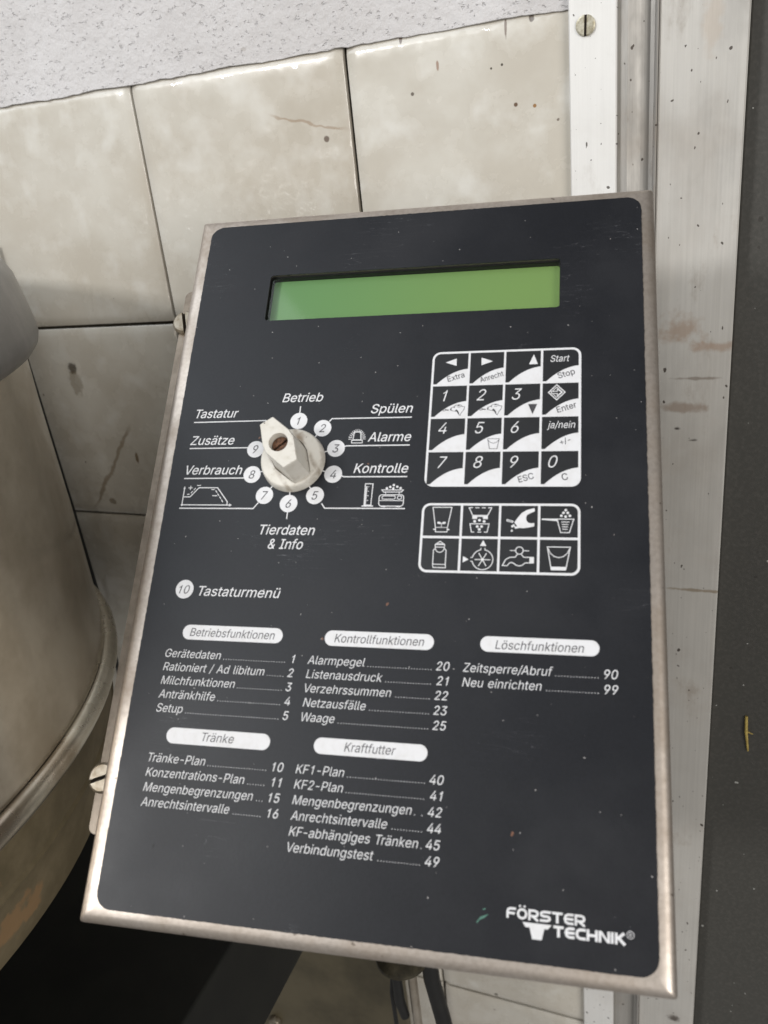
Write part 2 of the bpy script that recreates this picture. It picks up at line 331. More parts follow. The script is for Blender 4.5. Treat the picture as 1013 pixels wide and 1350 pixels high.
# one pillow-edged tile, shared by all
def tile_mesh():
    w, h = (PX-.0022)/2, (PZ-.0022)/2
    us = [-1, -.994, -.985, -.975, -.96, -.945, -.925, -.9, -.87, -.5, 0, .5, .85, .925, .945, .96, .975, .985, .994, 1]
    def drop(t): e = 1-abs(t); return .0017*max(0, 1-e/.10)**2
    V = [(u*w, drop(u)+drop(v)-.0012, v*h) for v in us for u in us]; n = len(us)
    F = [(j*n+i, j*n+i+1, (j+1)*n+i+1, (j+1)*n+i) for j in range(n-1) for i in range(n-1)]
    rim = [i for i in range(n)]+[j*n+n-1 for j in range(1, n)]+[(n-1)*n+i for i in range(n-2, -1, -1)]+[j*n for j in range(n-2, 0, -1)]
    b0 = len(V); V += [(V[i][0], .006, V[i][2]) for i in rim]; L = len(rim)
    F += [(rim[k_], b0+k_, b0+(k_+1) % L, rim[(k_+1) % L]) for k_ in range(L)]
    me = bpy.data.meshes.new('tile'); me.from_pydata(V, [], F); me.materials.append(TILE)
    me.polygons.foreach_set('use_smooth', [i < (n-1)**2 for i in range(len(me.polygons))]); me.update(); return me
tm = tile_mesh()
for r in range(ROWS):
    for c_ in range(COLS):
        o = bpy.data.objects.new('tile', tm)
        o.location = (XR-PX*(c_+.5)+random.uniform(-.0002, .0002), random.uniform(-.0003, .0003), ZT-PZ*(r+.5)+random.uniform(-.0002, .0002))
        o.rotation_euler = (random.uniform(-.002, .002), random.uniform(-.0012, .0012), random.uniform(-.002, .002))
        link(o, wall)
# plaster above the tiles, its lower edge ragged and a little proud of the tiles
from mathutils import noise as mn
nx, nz = 300, 60; V = []; F = []
for j in range(nz+1):
    for i in range(nx+1):
        x = -1.35+1.2925*i/nx; t = j/nz
        edge = ZT-.0022+.0012*mn.noise((x*30, 0, 0))+.0009*mn.noise((x*140, 3, 0))
        z = edge+(CZ+.9-edge)*t**2.2
        y = -.0016+.0007*mn.noise((x*22, z*22, 5))+.0003*mn.noise((x*80, z*80, 1))
        if j == 0: y = -.0007
        V.append((x, y, z))
for j in range(nz):
    for i in range(nx): a = j*(nx+1)+i; F.append((a, a+1, a+nx+2, a+nx+1))
mesh_obj('plaster', V, F, PLASTER, wall, smooth=True)
# grout smeared over the top edge of the tiles
# ------------------------------------------------------------------ door frame and door
ZB, ZU = CZ-1.3, CZ+.9
frame = empty('door_frame', (-.04, 0, ZB), label='bright aluminium door frame beside the tiled wall, right of the control cabinet', category='door frame')
def extrude_profile(name, pts, mat, parent, smooth=True):
    bm = bmesh.new(); n = 40; rows = []
    for k_ in range(n+1):
        z = ZB+(ZU-ZB)*k_/n; rows.append([bm.verts.new((p[0], p[1], z)) for p in pts])
    L = len(pts)
    for a, b in zip(rows, rows[1:]):
        for i in range(L): bm.faces.new((a[i], a[(i+1) % L], b[(i+1) % L], b[i]))
    bm.faces.new(rows[0]); bm.faces.new(rows[-1])
    bmesh.ops.recalc_face_normals(bm, faces=bm.faces)
    o = bm_obj(name, bm, mat, parent, smooth, 28); o.location = -Vector(parent.location); return o
extrude_profile('cover_strip', [(-.0796, .004), (-.0796, -.0056), (-.0790, -.0062), (-.0562, -.0062), (-.0556, -.0056), (-.0556, .004)], ALU1, frame)
extrude_profile('channel', [(-.0555, .012), (-.0555, -.0018), (-.0535, -.0026), (-.0505, -.0030), (-.0475, -.0012), (-.0440, .0012), (-.0400, .0030), (-.0380, .0026), (-.0372, -.002),
                            (-.0368, -.0046), (-.0361, -.0052), (-.0356, -.0046), (-.0354, .012)], ALU2, frame)
extrude_profile('jamb', [(-.0353, .012), (-.0353, -.0026), (-.0346, -.0028), (.0056, -.0028), (.0064, -.002), (.0064, .03), (-.02, .03), (-.02, .012)], ALU3, frame)
def slotted_head(name, c, normal, r, h, ang, mat, parent, dome=.25):
    """cheese-head screw: a domed disc with a real slot cut across it"""
    bm = bmesh.new(); seg = 32; n = Vector(normal).normalized()
    q = n.to_track_quat('Z', 'Y').to_matrix().to_4x4(); sw = r*.13
    for sgn in (1, -1):
        a = math.asin(sw/r); N_ = 15
        arc = [(r*math.cos(a+(math.pi-2*a)*i/N_), sgn*r*math.sin(a+(math.pi-2*a)*i/N_)) for i in range(N_+1)]
        inn = [(x*.84, sgn*max(sw, abs(y)*.84)) for x, y in arc]
        lo = [bm.verts.new((x, y, 0)) for x, y in arc]; md = [bm.verts.new((x, y, h*(1-dome))) for x, y in arc]; tp = [bm.verts.new((x, y, h)) for x, y in inn]
        for A, B in ((lo, md), (md, tp)):
            for i in range(N_): bm.faces.new((A[i], A[i+1], B[i+1], B[i]))
        bm.faces.new(tp); bm.faces.new((lo[0], md[0], tp[0], tp[-1], md[-1], lo[-1]))
    fl = [bm.verts.new((x, y, h*.35)) for x, y in ((-r*.98, -sw), (r*.98, -sw), (r*.98, sw), (-r*.98, sw))]; f = bm.faces.new(fl); 
    bmesh.ops.recalc_face_normals(bm, faces=bm.faces); f.material_index = 1
    bmesh.ops.rotate(bm, verts=bm.verts, cent=(0, 0, 0), matrix=Matrix.Rotation(ang, 3, 'Z'))
    me = bpy.data.meshes.new(name)
    for f_ in bm.faces: f_.normal_update()
    bm.to_mesh(me); bm.free(); me.materials.append(mat); me.materials.append(SLOT)
    o = bpy.data.objects.new(name, me); link(o, parent); o.matrix_local = Matrix.Translation(Vector(c)) @ q; return o
slotted_head('screw', (-.0709+.04, -.0062, CZ+.0583-ZB), (0, -1, 0), .0049, .0012, math.radians(88), BRAS, frame)
bm = bmesh.new(); box(bm, .0066, .75, .009, .045, ZB, ZU, .001)
bm_obj('door', bm, DOOR, None, label='dark grey door leaf at the right edge, beyond the aluminium frame', category='door')
bm = bmesh.new(); tube(bm, [(.0287, .0080, CZ-.3600), (.0292, .0074, CZ-.372), (.0312, .0080, CZ-.388)], [.0009, .0010, .0006], 8); tube(bm, [(.0293, .0078, CZ-.372), (.0335, .0076, CZ-.3735)], [.0006, .0003], 6)
bm_obj('straw', bm, STRAW, None, True, label='short yellow straw fragment stuck to the dark grey door', category='straw')

# ------------------------------------------------------------------ steel vessel at the left
VC = (-.56, .176-DW)
ves = empty('mixing_vessel', (VC[0], VC[1], CZ-.335), label='round stainless steel vessel with rolled rim standing left of the cabinet', category='vessel')
def ves_part(name, prof, mat, parent=ves, seg=160):
    bm = bmesh.new(); lathe(bm, [(r, CZ+z) for r, z in prof], seg, VC)
    bm_obj(name, bm, mat, parent, True, 30).location = -Vector(parent.location)
ves_part('shell', [(.2680, -.060), (.2684, -.10), (.2707, -.1726), (.2712, -.2100), (.2716, -.2465)], VESS)
ves_part('rolled_rim', [(.272+.0062*math.cos(t), -.2535+.0066*math.sin(t)) for t in [math.radians(a) for a in range(105, -106, -15)]], mat_rim())
ves_part('base_band', [(.2700, -.2590), (.2690, -.275), (.2668, -.288), (.2678, -.2905), (.2665, -.2935), (.2600, -.318), (.2570, -.330), (.2520, -.3335), (.20, -.335), (.001, -.335)], SKIRT)
bm = bmesh.new(); lathe(bm, [(r, CZ+z) for r, z in [(.001, -.014), (.20, -.015), (.255, -.0165), (.2635, -.0185), (.2690, -.0225), (.2725, -.0300), (.2755, -.0440), (.2776, -.0570), (.2779, -.0620), (.2765, -.0665), (.2730, -.0705), (.2690, -.0728), (.262, -.0730), (.10, -.0725)]], 160, VC)
o = bm_obj('vessel_lid', bm, CAPM, None, True, 30, label='grey rounded lid resting on the steel vessel at the left edge', category='lid')

bm = bmesh.new(); tube(bm, [(-.5005, -.006, CZ-.02), (-.4975, -.006, CZ-.0955), (-.4905, -.006, CZ-.2291), (-.4870, -.006, CZ-.3211), (-.4870, -.006, CZ-.42), (-.488, -.006, CZ-.55)], .0018, 8)  # added black tube standing in for the shadow line at the vessel's edge
bm_obj('edge_shade_line', bm, RUBB, None, True, label='thin black strip added as the dark shadow line along the edge of the steel vessel', category='edge_shade_line')

# ------------------------------------------------------------------ black housing, plate and tap under the cabinet
hz = CZ-.45; bm = bmesh.new(); box(bm, -.275-.42, -.275, -DW+.06, -DW+.40, hz-.095, hz, .0015)
bm_obj('body', bm, BLACK, None); hb = bpy.data.objects['body']; hb.name = 'machine_housing'; hb['label'] = 'black metal machine housing in the shade below the cabinet and vessel'; hb['category'] = 'housing'
# bearer that carries the housing off the wall
bp = empty('backing_plate', (-.33, -.01, CZ-.90), label='grimy brown steel plate on the wall beside the black housing', category='plate')
bm = bmesh.new(); box(bm, -.56, -.2435, -.012, -.004, CZ-.92, CZ-.56, .0008); bm_obj('sheet', bm, PLATE, bp).location = -Vector(bp.location)
bm = bmesh.new(); r_ = bmesh.ops.create_cone(bm, cap_ends=True, segments=6, radius1=.007, radius2=.0066, depth=.006, matrix=Matrix.Translation((-.3935, -.015, CZ-.797)) @ Matrix.Rotation(math.radians(90), 4, 'X'))
bmesh.ops.bevel(bm, geom=list(bm.edges), offset=.0006, segments=1, affect='EDGES'); bm_obj('bolt', bm, SCRW, bp, True).location = -Vector(bp.location)
ty = -.095
tp = empty('hose_tap', (-.196, ty, CZ-.60), label='dark water tap with grey spindle and black lever below the cabinet', category='tap')
def tpo(name, bm, mat, sm=True): bm_obj(name, bm, mat, tp, sm).location = -Vector(tp.location)
bm = bmesh.new(); lathe(bm, [(.0005, CZ-.532), (.006, CZ-.5325), (.014, CZ-.535), (.0195, CZ-.539), (.0200, CZ-.541), (.018, CZ-.5435), (.008, CZ-.547), (.005, CZ-.555), (.0005, CZ-.556)], 40, (-.1985, ty)); tpo('bonnet', bm, BRONZ)
bm = bmesh.new(); tube(bm, [(-.1925, ty, CZ-.555), (-.1925, ty, CZ-.60), (-.192, ty, CZ-.66)], .0036); tpo('spindle', bm, BODY)
bm = bmesh.new(); tube(bm, [(-.2035, ty-.004, CZ-.557), (-.2035, ty-.004, CZ-.585), (-.2005, ty-.004, CZ-.601)], [.0038, .0042, .0036]); tpo('lever', bm, RUBB)
bm = bmesh.new(); tube(bm, [(-.2095, ty+.004, CZ-.560), (-.2135, ty+.004, CZ-.59), (-.2130, ty+.004, CZ-.66)], .0018, 8); tpo('lever_guard', bm, RUBB)
bm = bmesh.new(); tube(bm, [(-.178, -.093, CZ-.53), (-.1775, -.093, CZ-.56), (-.172, -.093, CZ-.60), (-.164, -.093, CZ-.68), (-.16, -.092, CZ-.80)], .0062, 16)
bm_obj('hose', bm, RUBB, None, True, label='black rubber hose hanging just right of the tap', category='hose')

# ------------------------------------------------------------------ the control cabinet
BO = Vector((-0.23738, 0.36753-DW, CZ-0.01411)); BU = Vector((0.98761668, 0.15539518, -0.02157839)); BD = Vector((0.0888959, -0.66762207, -0.73917406)); BN = Vector((0.1292703, -0.72810241, 0.67316868))
cab = empty('control_cabinet', (0, 0, 0), label='feeder control cabinet with dark printed front panel in a worn stainless frame', category='control cabinet')
cab.matrix_world = Matrix(((BU.x, -BD.x, BN.x, BO.x), (BU.y, -BD.y, BN.y, BO.y), (BU.z, -BD.z, BN.z, BO.z), (0, 0, 0, 1)))
# cabinet coordinates below: millimetres, u to the right and v down from the lid's upper left corner, h out of the face

def rrect(u0, v0, u1, v1, r, n=7):
    P = []
    for cx, cy, a in ((u1-r, v0+r, -90), (u1-r, v1-r, 0), (u0+r, v1-r, 90), (u0+r, v0+r, 180)):
        for k_ in range(n+1):
            t = math.radians(a+90*k_/n); P.append((cx+r*math.cos(t), cy+r*math.sin(t)))
    return P
def circle(u, v, r, n=28): return [(u+r*math.cos(2*math.pi*k_/n), v+r*math.sin(2*math.pi*k_/n)) for k_ in range(n)]

class Flat:
    """collects flat print and thin plates, in cabinet millimetres, into one mesh"""
    def __init__(s): s.V = []; s.F = []; s.I = []
    def poly(s, pts, h, mi=0):
        b = len(s.V); s.V += [(p[0], p[1], h) for p in pts]; s.F.append(tuple(range(b, b+len(pts)))); s.I.append(mi)
    def plate(s, outer, h0, h1, mi=0, holes=()):
        bm = bmesh.new(); loops = []
        for lp in [outer]+list(holes):
            vs = [bm.verts.new((p[0], p[1], 0)) for p in lp]; loops.append(lp)
            for a, b in zip(vs, vs[1:]+vs[:1]): bm.edges.new((a, b))
        bmesh.ops.triangle_fill(bm, edges=bm.edges, use_beauty=True, use_dissolve=False)
        bm.verts.index_update(); b = len(s.V); s.V += [(v.co.x, v.co.y, h1) for v in bm.verts]
        for f in bm.faces: s.F.append(tuple(b+v.index for v in f.verts)); s.I.append(mi)
        bm.free()
        for lp in loops:
            b = len(s.V); n = len(lp); s.V += [(p[0], p[1], h1) for p in lp]+[(p[0], p[1], h0) for p in lp]
            for k_ in range(n): s.F.append((b+k_, b+(k_+1) % n, b+n+(k_+1) % n, b+n+k_)); s.I.append(mi)
    def line(s, pts, w, h, mi=0, closed=False):
        """a mitred ribbon of width w along pts"""
        P = [Vector(p) for p in pts]; n = len(P); L = []; R = []
        for i in range(n):
            if closed: a, b = P[i-1], P[(i+1) % n]
            else: a, b = P[max(i-1, 0)], P[min(i+1, n-1)]
            d1 = (P[i]-a).normalized() if (P[i]-a).length > 1e-6 else (b-P[i]).normalized()
            d2 = (b-P[i]).normalized() if (b-P[i]).length > 1e-6 else d1
            t = (d1+d2); t = t.normalized() if t.length > 1e-4 else d1
            nn = Vector((-t.y, t.x)); cs = max(.45, nn.dot(Vector((-d1.y, d1.x))))
            L.append(P[i]+nn*(w/2/cs)); R.append(P[i]-nn*(w/2/cs))
        b = len(s.V); s.V += [(p.x, p.y, h) for p in L]+[(p.x, p.y, h) for p in R]
        for i in range(n if closed else n-1):
            j = (i+1) % n; s.F.append((b+i, b+j, b+n+j, b+n+i)); s.I.append(mi)
    def ring(s, u, v, r, w, h, mi=0, a0=0, a1=360, n=30):
        pts = [(u+r*math.cos(math.radians(a0+(a1-a0)*k_/n)), v+r*math.sin(math.radians(a0+(a1-a0)*k_/n))) for k_ in range(n+(a1-a0 != 360))]
        s.line(pts, w, h, mi, a1-a0 == 360)
    def dot(s, u, v, r, h, mi=0, n=14): s.poly(circle(u, v, r, n), h, mi)
    def text(s, body, cap, h, u0=None, u1=None, base=0, mi=0, shear=.2, bold=0, k=1, rot=0, c=None, space=1):
        """lettering with its left end at u0 and/or right end at u1 (both: the width is fitted)"""
        T, Wd = glyphs(body, bold, shear, space)
        s_ = cap/CAPH; sx = s_*k
        if u0 is not None and u1 is not None: sx = (u1-u0)/Wd
        if c is not None: u0 = c-Wd*sx/2
        elif u0 is None: u0 = u1-Wd*sx
        b = len(s.V); ca, sa = math.cos(rot), math.sin(rot)
        for x, y in T[0]:
            X, Y = x*sx, y*s_; s.V.append((u0+X*ca+Y*sa*1, base+X*-sa*1-Y*ca if False else base-(X*sa+Y*ca), h) if rot else (u0+X, base-Y, h))
            if rot: s.V[-1] = (u0+X*ca-Y*sa, base-(X*sa+Y*ca), h)
        for f in T[1]: s.F.append(tuple(b+i for i in f)); s.I.append(mi)
        return u0+Wd*sx
    def build(s, name, mats, parent=None, at=None, **props):
        """at: (u, v) that becomes the object's origin"""
        au, av = at or (0, 0)
        o = mesh_obj(name, [((u-au)/1000, -(v-av)/1000, h/1000) for u, v, h in s.V], s.F, mats, parent or cab, s.I, **props)
        o.location = (au/1000, -av/1000, 0)
        bm = bmesh.new(); bm.from_mesh(o.data); 
        bm.normal_update()
        for f in bm.faces:
            if f.normal.z < -.5: f.normal_flip()
        bm.to_mesh(o.data); bm.free(); return o

# letter outlines in thousandths of the type size: advance, then closed contours as x,y,x,y...
GLYPH = {
'&': (448, [[197,-7,173,-6,150,-2,129,4,110,12,93,22,78,34,65,47,54,62,45,78,39,96,35,114,34,133,37,163,47,189,85,235,140,279,216,335,237,352,255,375,262,405,258,427,245,445,226,457,201,461,168,453,145,431,137,399,145,363,169,327,204,284,438,0,364,0,171,231,121,293,87,344,78,370,75,398,76,415,79,430,84,445,91,458,109,481,134,499,149,505,165,510,182,513,200,513,218,513,235,510,251,505,266,499,290,482,308,459,320,433,324,404,315,362,291,325,256,293,154,217,110,174,100,154,97,131,100,108,109,87,124,70,143,57,166,49,193,46,223,50,251,59,301,95,312,108,321,121,329,136,336,151,342,168,346,186,348,205,349,224,408,224,407,201,405,180,401,161,397,144,371,92,345,62,333,47,320,34,305,23,289,14,271,7,252,1,234,-3,215,-6]]),
'+': (453, [[198,34,198,364,255,364,255,34],[61,172,61,226,391,226,391,172]]),
'-': (453, [[337,244,337,188,114,188,114,244]]),
'/': (249, [[235,533,71,-76,14,-76,178,533]]),
'0': (453, [[227,-7,199,-5,174,1,151,11,130,24,111,41,95,62,80,86,69,113,60,144,53,178,49,214,48,254,49,294,53,330,60,364,69,395,81,422,95,447,112,467,130,484,151,498,174,508,200,514,227,516,254,514,279,508,302,498,323,484,342,467,358,447,372,422,384,395,393,364,400,330,404,294,405,254,404,214,400,178,393,144,384,113,373,86,359,62,342,41,323,24,302,11,279,1,254,-5],[227,50,245,51,261,56,276,63,290,74,303,87,313,103,323,122,330,144,336,168,340,194,343,223,344,254,343,285,340,314,336,341,330,365,323,387,313,405,303,422,290,435,276,446,261,453,245,458,227,460,209,458,192,453,177,446,163,435,151,422,140,405,131,387,123,365,117,341,113,314,110,285,109,254,110,223,113,194,117,168,123,144,131,122,140,103,151,87,163,74,177,63,192,56,209,51]]),
'1': (440, [[215,0,215,398,172,362,116,334,116,392,172,424,214,464,238,511,279,511,279,0]]),
'2': (453, [[64,0,64,47,234,229,282,282,311,327,320,371,317,397,308,419,293,436,273,449,224,460,196,457,172,447,153,433,139,413,130,390,127,362,66,362,67,384,71,405,77,424,86,442,98,459,111,473,126,486,143,496,162,505,182,511,203,514,225,516,247,514,268,511,288,505,306,497,323,486,337,474,350,461,361,445,370,428,376,411,380,392,381,372,371,318,336,259,267,180,153,60,153,57,389,57,389,0]]),
'3': (453, [[218,-7,195,-6,173,-3,152,2,133,10,114,19,98,30,83,43,70,57,60,74,52,91,46,111,44,132,109,132,115,107,126,87,144,71,165,59,219,50,275,61,297,74,315,93,325,116,329,145,326,172,316,196,299,217,275,234,260,240,242,244,223,247,201,248,157,248,157,299,288,448,288,452,70,452,70,509,372,509,372,461,211,278,211,289,239,290,264,288,287,284,308,276,327,265,344,253,359,239,371,222,381,205,387,186,392,166,393,145,392,123,387,103,380,84,370,66,358,50,344,36,327,23,309,12,288,4,266,-2,243,-6]]),
'4': (453, [[40,105,40,158,247,509,311,509,109,166,109,163,413,163,413,105],[282,0,282,121,282,146,282,318,343,318,343,0]]),
'5': (453, [[221,-7,199,-6,178,-2,159,3,140,11,123,21,108,32,94,45,83,60,73,76,66,93,62,111,60,130,122,130,127,108,138,89,173,60,221,50,250,53,276,64,298,82,314,104,324,131,328,162,327,178,324,193,320,208,314,221,297,244,275,262,248,273,218,277,167,268,128,246,67,253,96,509,366,509,366,452,151,452,134,301,136,301,178,325,229,334,247,333,263,330,279,326,294,321,308,314,321,306,334,296,345,285,355,273,364,260,372,246,379,231,384,215,388,199,390,181,391,163,390,139,385,117,379,95,369,76,357,57,343,41,327,27,309,15,289,6,268,-1,245,-5]]),
'6': (453, [[226,-7,203,-5,182,-1,161,5,142,15,125,26,109,40,96,56,84,74,75,94,69,115,65,138,64,162,65,180,68,199,73,219,80,239,137,340,252,509,322,509,151,261,145,261,165,288,196,307,235,314,257,313,278,309,298,303,316,295,332,284,346,271,359,257,370,240,378,221,384,201,388,180,389,157,388,134,384,112,377,92,368,73,356,55,343,39,327,26,310,14,291,5,271,-2,249,-6],[226,48,254,52,279,63,299,79,314,101,324,128,327,157,324,187,314,213,299,235,279,251,254,262,226,265,198,262,174,252,153,235,138,214,128,188,125,158,128,128,138,102,153,79,174,63,198,52]]),
'7': (453, [[97,0,323,448,323,452,62,452,62,509,391,509,391,449,165,0]]),
'8': (453, [[226,-7,201,-6,178,-2,156,3,136,11,117,21,101,33,86,47,74,62,64,78,57,96,53,115,52,135,53,151,55,166,59,181,65,195,81,220,101,241,125,256,153,265,153,267,135,273,119,282,105,293,93,308,83,324,76,342,72,360,70,380,72,399,75,417,82,434,90,450,101,464,114,477,129,488,146,498,164,506,184,511,204,514,226,516,248,514,269,511,288,506,306,498,323,488,337,477,350,464,361,450,370,434,377,417,380,399,382,380,380,361,376,342,369,324,359,308,347,293,333,282,318,273,300,267,300,265,327,256,351,241,372,220,387,195,393,181,397,166,400,151,401,135,399,115,395,96,388,78,378,62,366,47,352,33,335,21,317,11,296,3,275,-2,251,-6],[226,49,258,52,285,60,307,74,323,91,333,113,337,139,333,165,322,189,305,208,283,223,256,232,226,235,196,232,169,223,147,208,130,189,119,165,115,139,119,113,129,91,145,74,167,60,180,55,195,52,210,50],[226,290,274,300,293,313,307,330,316,351,319,376,316,399,308,420,294,437,275,449,226,460,177,449,159,437,145,420,136,399,133,376,136,351,145,330,159,313,178,300]]),
'9': (453, [[226,516,249,514,271,510,291,503,310,494,328,482,343,468,356,452,368,434,377,414,384,393,388,371,389,347,388,328,385,309,380,290,373,270,315,168,200,0,130,0,301,248,307,248,287,221,257,202,218,195,195,196,175,199,155,206,137,214,121,225,106,237,94,252,83,269,74,287,68,307,65,329,64,352,65,375,69,397,75,417,85,436,96,454,110,469,125,483,143,494,162,504,182,510,203,514],[226,460,199,457,174,446,154,429,138,407,129,381,125,352,129,322,138,295,154,274,174,257,199,247,226,243,254,247,279,257,299,273,314,295,324,321,327,350,324,381,314,407,299,429,279,446,254,457]]),
'A': (480, [[16,0,201,509,276,509,463,0,395,0,287,302,264,372,232,478,245,478,213,371,191,302,85,0],[110,142,110,199,370,199,370,142]]),
'B': (456, [[60,0,60,509,241,509,266,508,289,504,310,499,329,491,345,481,359,469,371,456,381,442,388,426,394,410,397,392,398,374,395,344,387,320,356,286,315,267,315,262,339,257,363,245,385,227,402,203,409,189,414,173,417,155,418,136,417,117,413,100,408,83,400,67,390,52,377,39,362,28,344,18,324,10,301,4,275,1,247,0],[125,57,245,57,272,58,296,63,315,70,330,80,341,92,349,105,354,120,355,137,352,161,342,184,327,203,306,218,279,228,248,231,125,231],[125,285,238,285,288,296,308,309,323,326,333,348,336,372,334,388,330,403,323,417,313,429,299,439,283,446,263,450,240,452,125,452]]),
'C': (510, [[267,-7,235,-5,205,1,177,11,150,25,126,42,104,63,86,88,70,115,57,146,48,179,42,215,40,254,42,293,48,329,57,362,70,393,86,421,104,445,126,466,150,484,177,498,205,508,235,514,267,516,340,504,357,498,373,490,388,481,402,471,415,460,427,447,438,433,448,418,456,402,463,385,469,367,473,348,408,348,389,395,357,428,315,449,267,456,245,454,223,450,203,443,184,432,166,419,150,403,137,385,125,364,116,340,109,314,105,285,103,254,105,223,109,194,116,168,125,145,137,123,151,105,166,89,184,76,203,66,223,59,245,54,267,53,315,60,357,81,389,114,408,160,473,160,469,142,463,124,457,107,448,91,438,76,428,62,416,49,402,38,388,28,373,19,357,11,341,5,323,0,305,-4,286,-6]]),
'E': (419, [[60,0,60,509,372,509,372,452,125,452,125,286,355,286,355,229,125,229,125,57,375,57,375,0]]),
'F': (410, [[60,0,60,509,369,509,369,452,125,452,125,278,346,278,346,221,125,221,125,0]]),
'G': (520, [[269,-7,236,-5,205,1,176,11,149,25,125,43,104,64,85,88,69,116,57,146,47,179,42,215,40,254,42,293,47,329,57,362,69,393,85,421,103,445,125,466,149,484,175,498,203,508,233,514,265,516,285,515,304,513,322,509,340,504,358,497,374,489,389,480,403,469,416,458,429,445,439,431,449,416,458,401,465,384,470,367,474,349,408,349,387,393,356,427,315,448,265,456,243,454,222,450,202,443,183,432,166,419,150,404,137,385,125,364,116,340,109,314,105,285,103,254,105,223,109,194,116,168,125,145,137,124,151,105,166,90,184,76,203,66,224,59,246,54,269,53,290,54,309,57,328,63,345,71,360,81,374,93,386,107,396,123,404,141,410,160,414,180,415,202,434,199,283,199,283,256,478,256,478,200,476,170,471,141,463,115,451,91,436,69,419,50,399,33,377,19,352,8,326,0,298,-5]]),
'H': (517, [[60,0,60,509,125,509,125,289,392,289,392,509,457,509,457,0,392,0,392,232,125,232,125,0]]),
'I': (300, [[31,0,31,57,118,57,118,452,31,452,31,509,269,509,269,452,183,452,183,57,269,57,269,0]]),
'K': (467, [[104,145,104,216,139,261,174,303,212,344,364,509,448,509,231,276,228,276],[60,0,60,509,125,509,125,334,124,225,125,193,125,0],[372,0,188,259,228,309,449,0]]),
'L': (393, [[60,0,60,509,125,509,125,57,361,57,361,0]]),
'M': (628, [[60,0,60,509,152,509,277,187,287,159,299,123,311,84,322,49,307,49,318,83,330,121,342,158,352,187,476,509,568,509,568,0,504,0,504,291,504,327,505,369,506,413,507,457,513,457,498,409,482,363,467,322,456,291,342,0,286,0,170,291,159,321,145,361,129,408,112,457,119,457,120,416,121,372,122,328,122,291,122,0]]),
'N': (523, [[60,0,60,509,136,509,343,183,363,151,388,107,414,55,405,54,401,108,399,157,399,195,399,509,463,509,463,0,387,0,202,290,177,331,148,381,108,452,119,454,122,384,124,328,125,291,125,0]]),
'P': (445, [[60,0,60,509,235,509,263,507,289,503,312,497,332,487,350,476,366,462,379,447,390,430,398,411,404,391,407,370,409,348,407,325,404,304,398,284,390,265,379,248,366,233,350,219,332,207,312,198,289,191,263,187,235,186,109,186,109,242,233,242,252,243,269,246,284,250,297,256,318,272,333,294,342,319,344,348,342,376,333,402,318,423,297,439,284,444,268,449,251,451,232,452,125,452,125,0]]),
'R': (449, [[60,0,60,509,236,509,264,507,290,504,313,497,333,489,351,478,367,465,380,450,390,433,399,415,405,395,408,374,409,352,408,330,405,309,399,290,390,271,380,255,367,240,351,228,333,217,312,209,289,203,264,199,236,198,96,198,96,255,234,255,252,256,269,258,284,262,298,267,319,281,334,300,342,324,345,352,342,380,334,405,319,425,298,440,284,445,269,449,252,451,233,452,125,452,125,0],[353,0,230,229,303,229,428,0]]),
'S': (447, [[224,-9,197,-8,172,-4,149,1,128,9,108,19,91,31,76,45,64,60,54,77,46,96,41,115,38,137,104,137,110,110,123,88,142,71,166,59,224,49,241,50,257,52,272,55,286,60,311,74,329,92,341,114,346,139,342,161,332,179,296,205,245,222,184,239,154,249,128,260,105,274,86,289,71,307,60,326,54,348,52,372,53,393,58,413,65,431,75,448,87,463,102,476,119,488,138,498,158,506,180,511,203,514,227,516,252,514,275,511,296,505,316,498,334,488,351,476,365,463,377,449,387,433,394,415,399,397,401,378,337,378,334,396,326,412,316,426,302,437,286,447,267,453,247,457,225,459,194,456,167,448,145,435,129,418,118,398,115,376,119,352,131,334,169,308,212,293,264,279,312,264,359,238,395,198,401,185,405,171,407,155,408,139,407,118,403,99,396,81,386,64,374,48,360,34,343,21,323,11,302,2,278,-4,252,-8]]),
'T': (449, [[32,452,32,509,417,509,417,452,257,452,257,0,193,0,193,452]]),
'V': (480, [[204,0,16,509,84,509,192,206,215,137,248,31,235,31,267,138,290,206,395,509,463,509,278,0]]),
'W': (686, [[155,0,16,509,82,509,163,196,175,145,187,94,197,40,189,40,200,94,211,145,224,196,306,509,380,509,462,196,474,145,486,94,497,40,488,40,499,94,510,145,523,196,603,509,670,509,530,0,455,0,368,323,351,391,336,475,350,475,335,395,318,323,230,0]]),
'Z': (438, [[42,0,42,46,273,385,306,431,341,476,348,454,285,452,223,452,40,452,40,509,397,509,397,462,169,129,134,81,97,33,90,54,152,57,214,57,399,57,399,0]]),
'a': (389, [[160,-9,142,-8,126,-5,110,-1,94,5,80,12,68,22,57,32,48,45,40,58,35,73,31,90,30,108,34,138,43,161,58,179,78,193,125,211,178,220,234,227,265,235,273,243,276,255,276,257,267,297,240,322,196,331,149,322,118,301,100,274,41,291,48,308,57,322,67,335,79,346,91,355,104,364,118,370,133,375,194,384,239,379,286,360,306,343,322,320,329,306,333,290,336,272,337,251,337,0,277,0,277,52,272,52,252,25,215,1],[170,45,202,49,228,59,248,74,263,93,272,115,276,138,276,190,259,182,231,176,200,171,175,168,134,159,103,139,95,124,92,105,102,72,130,52]]),
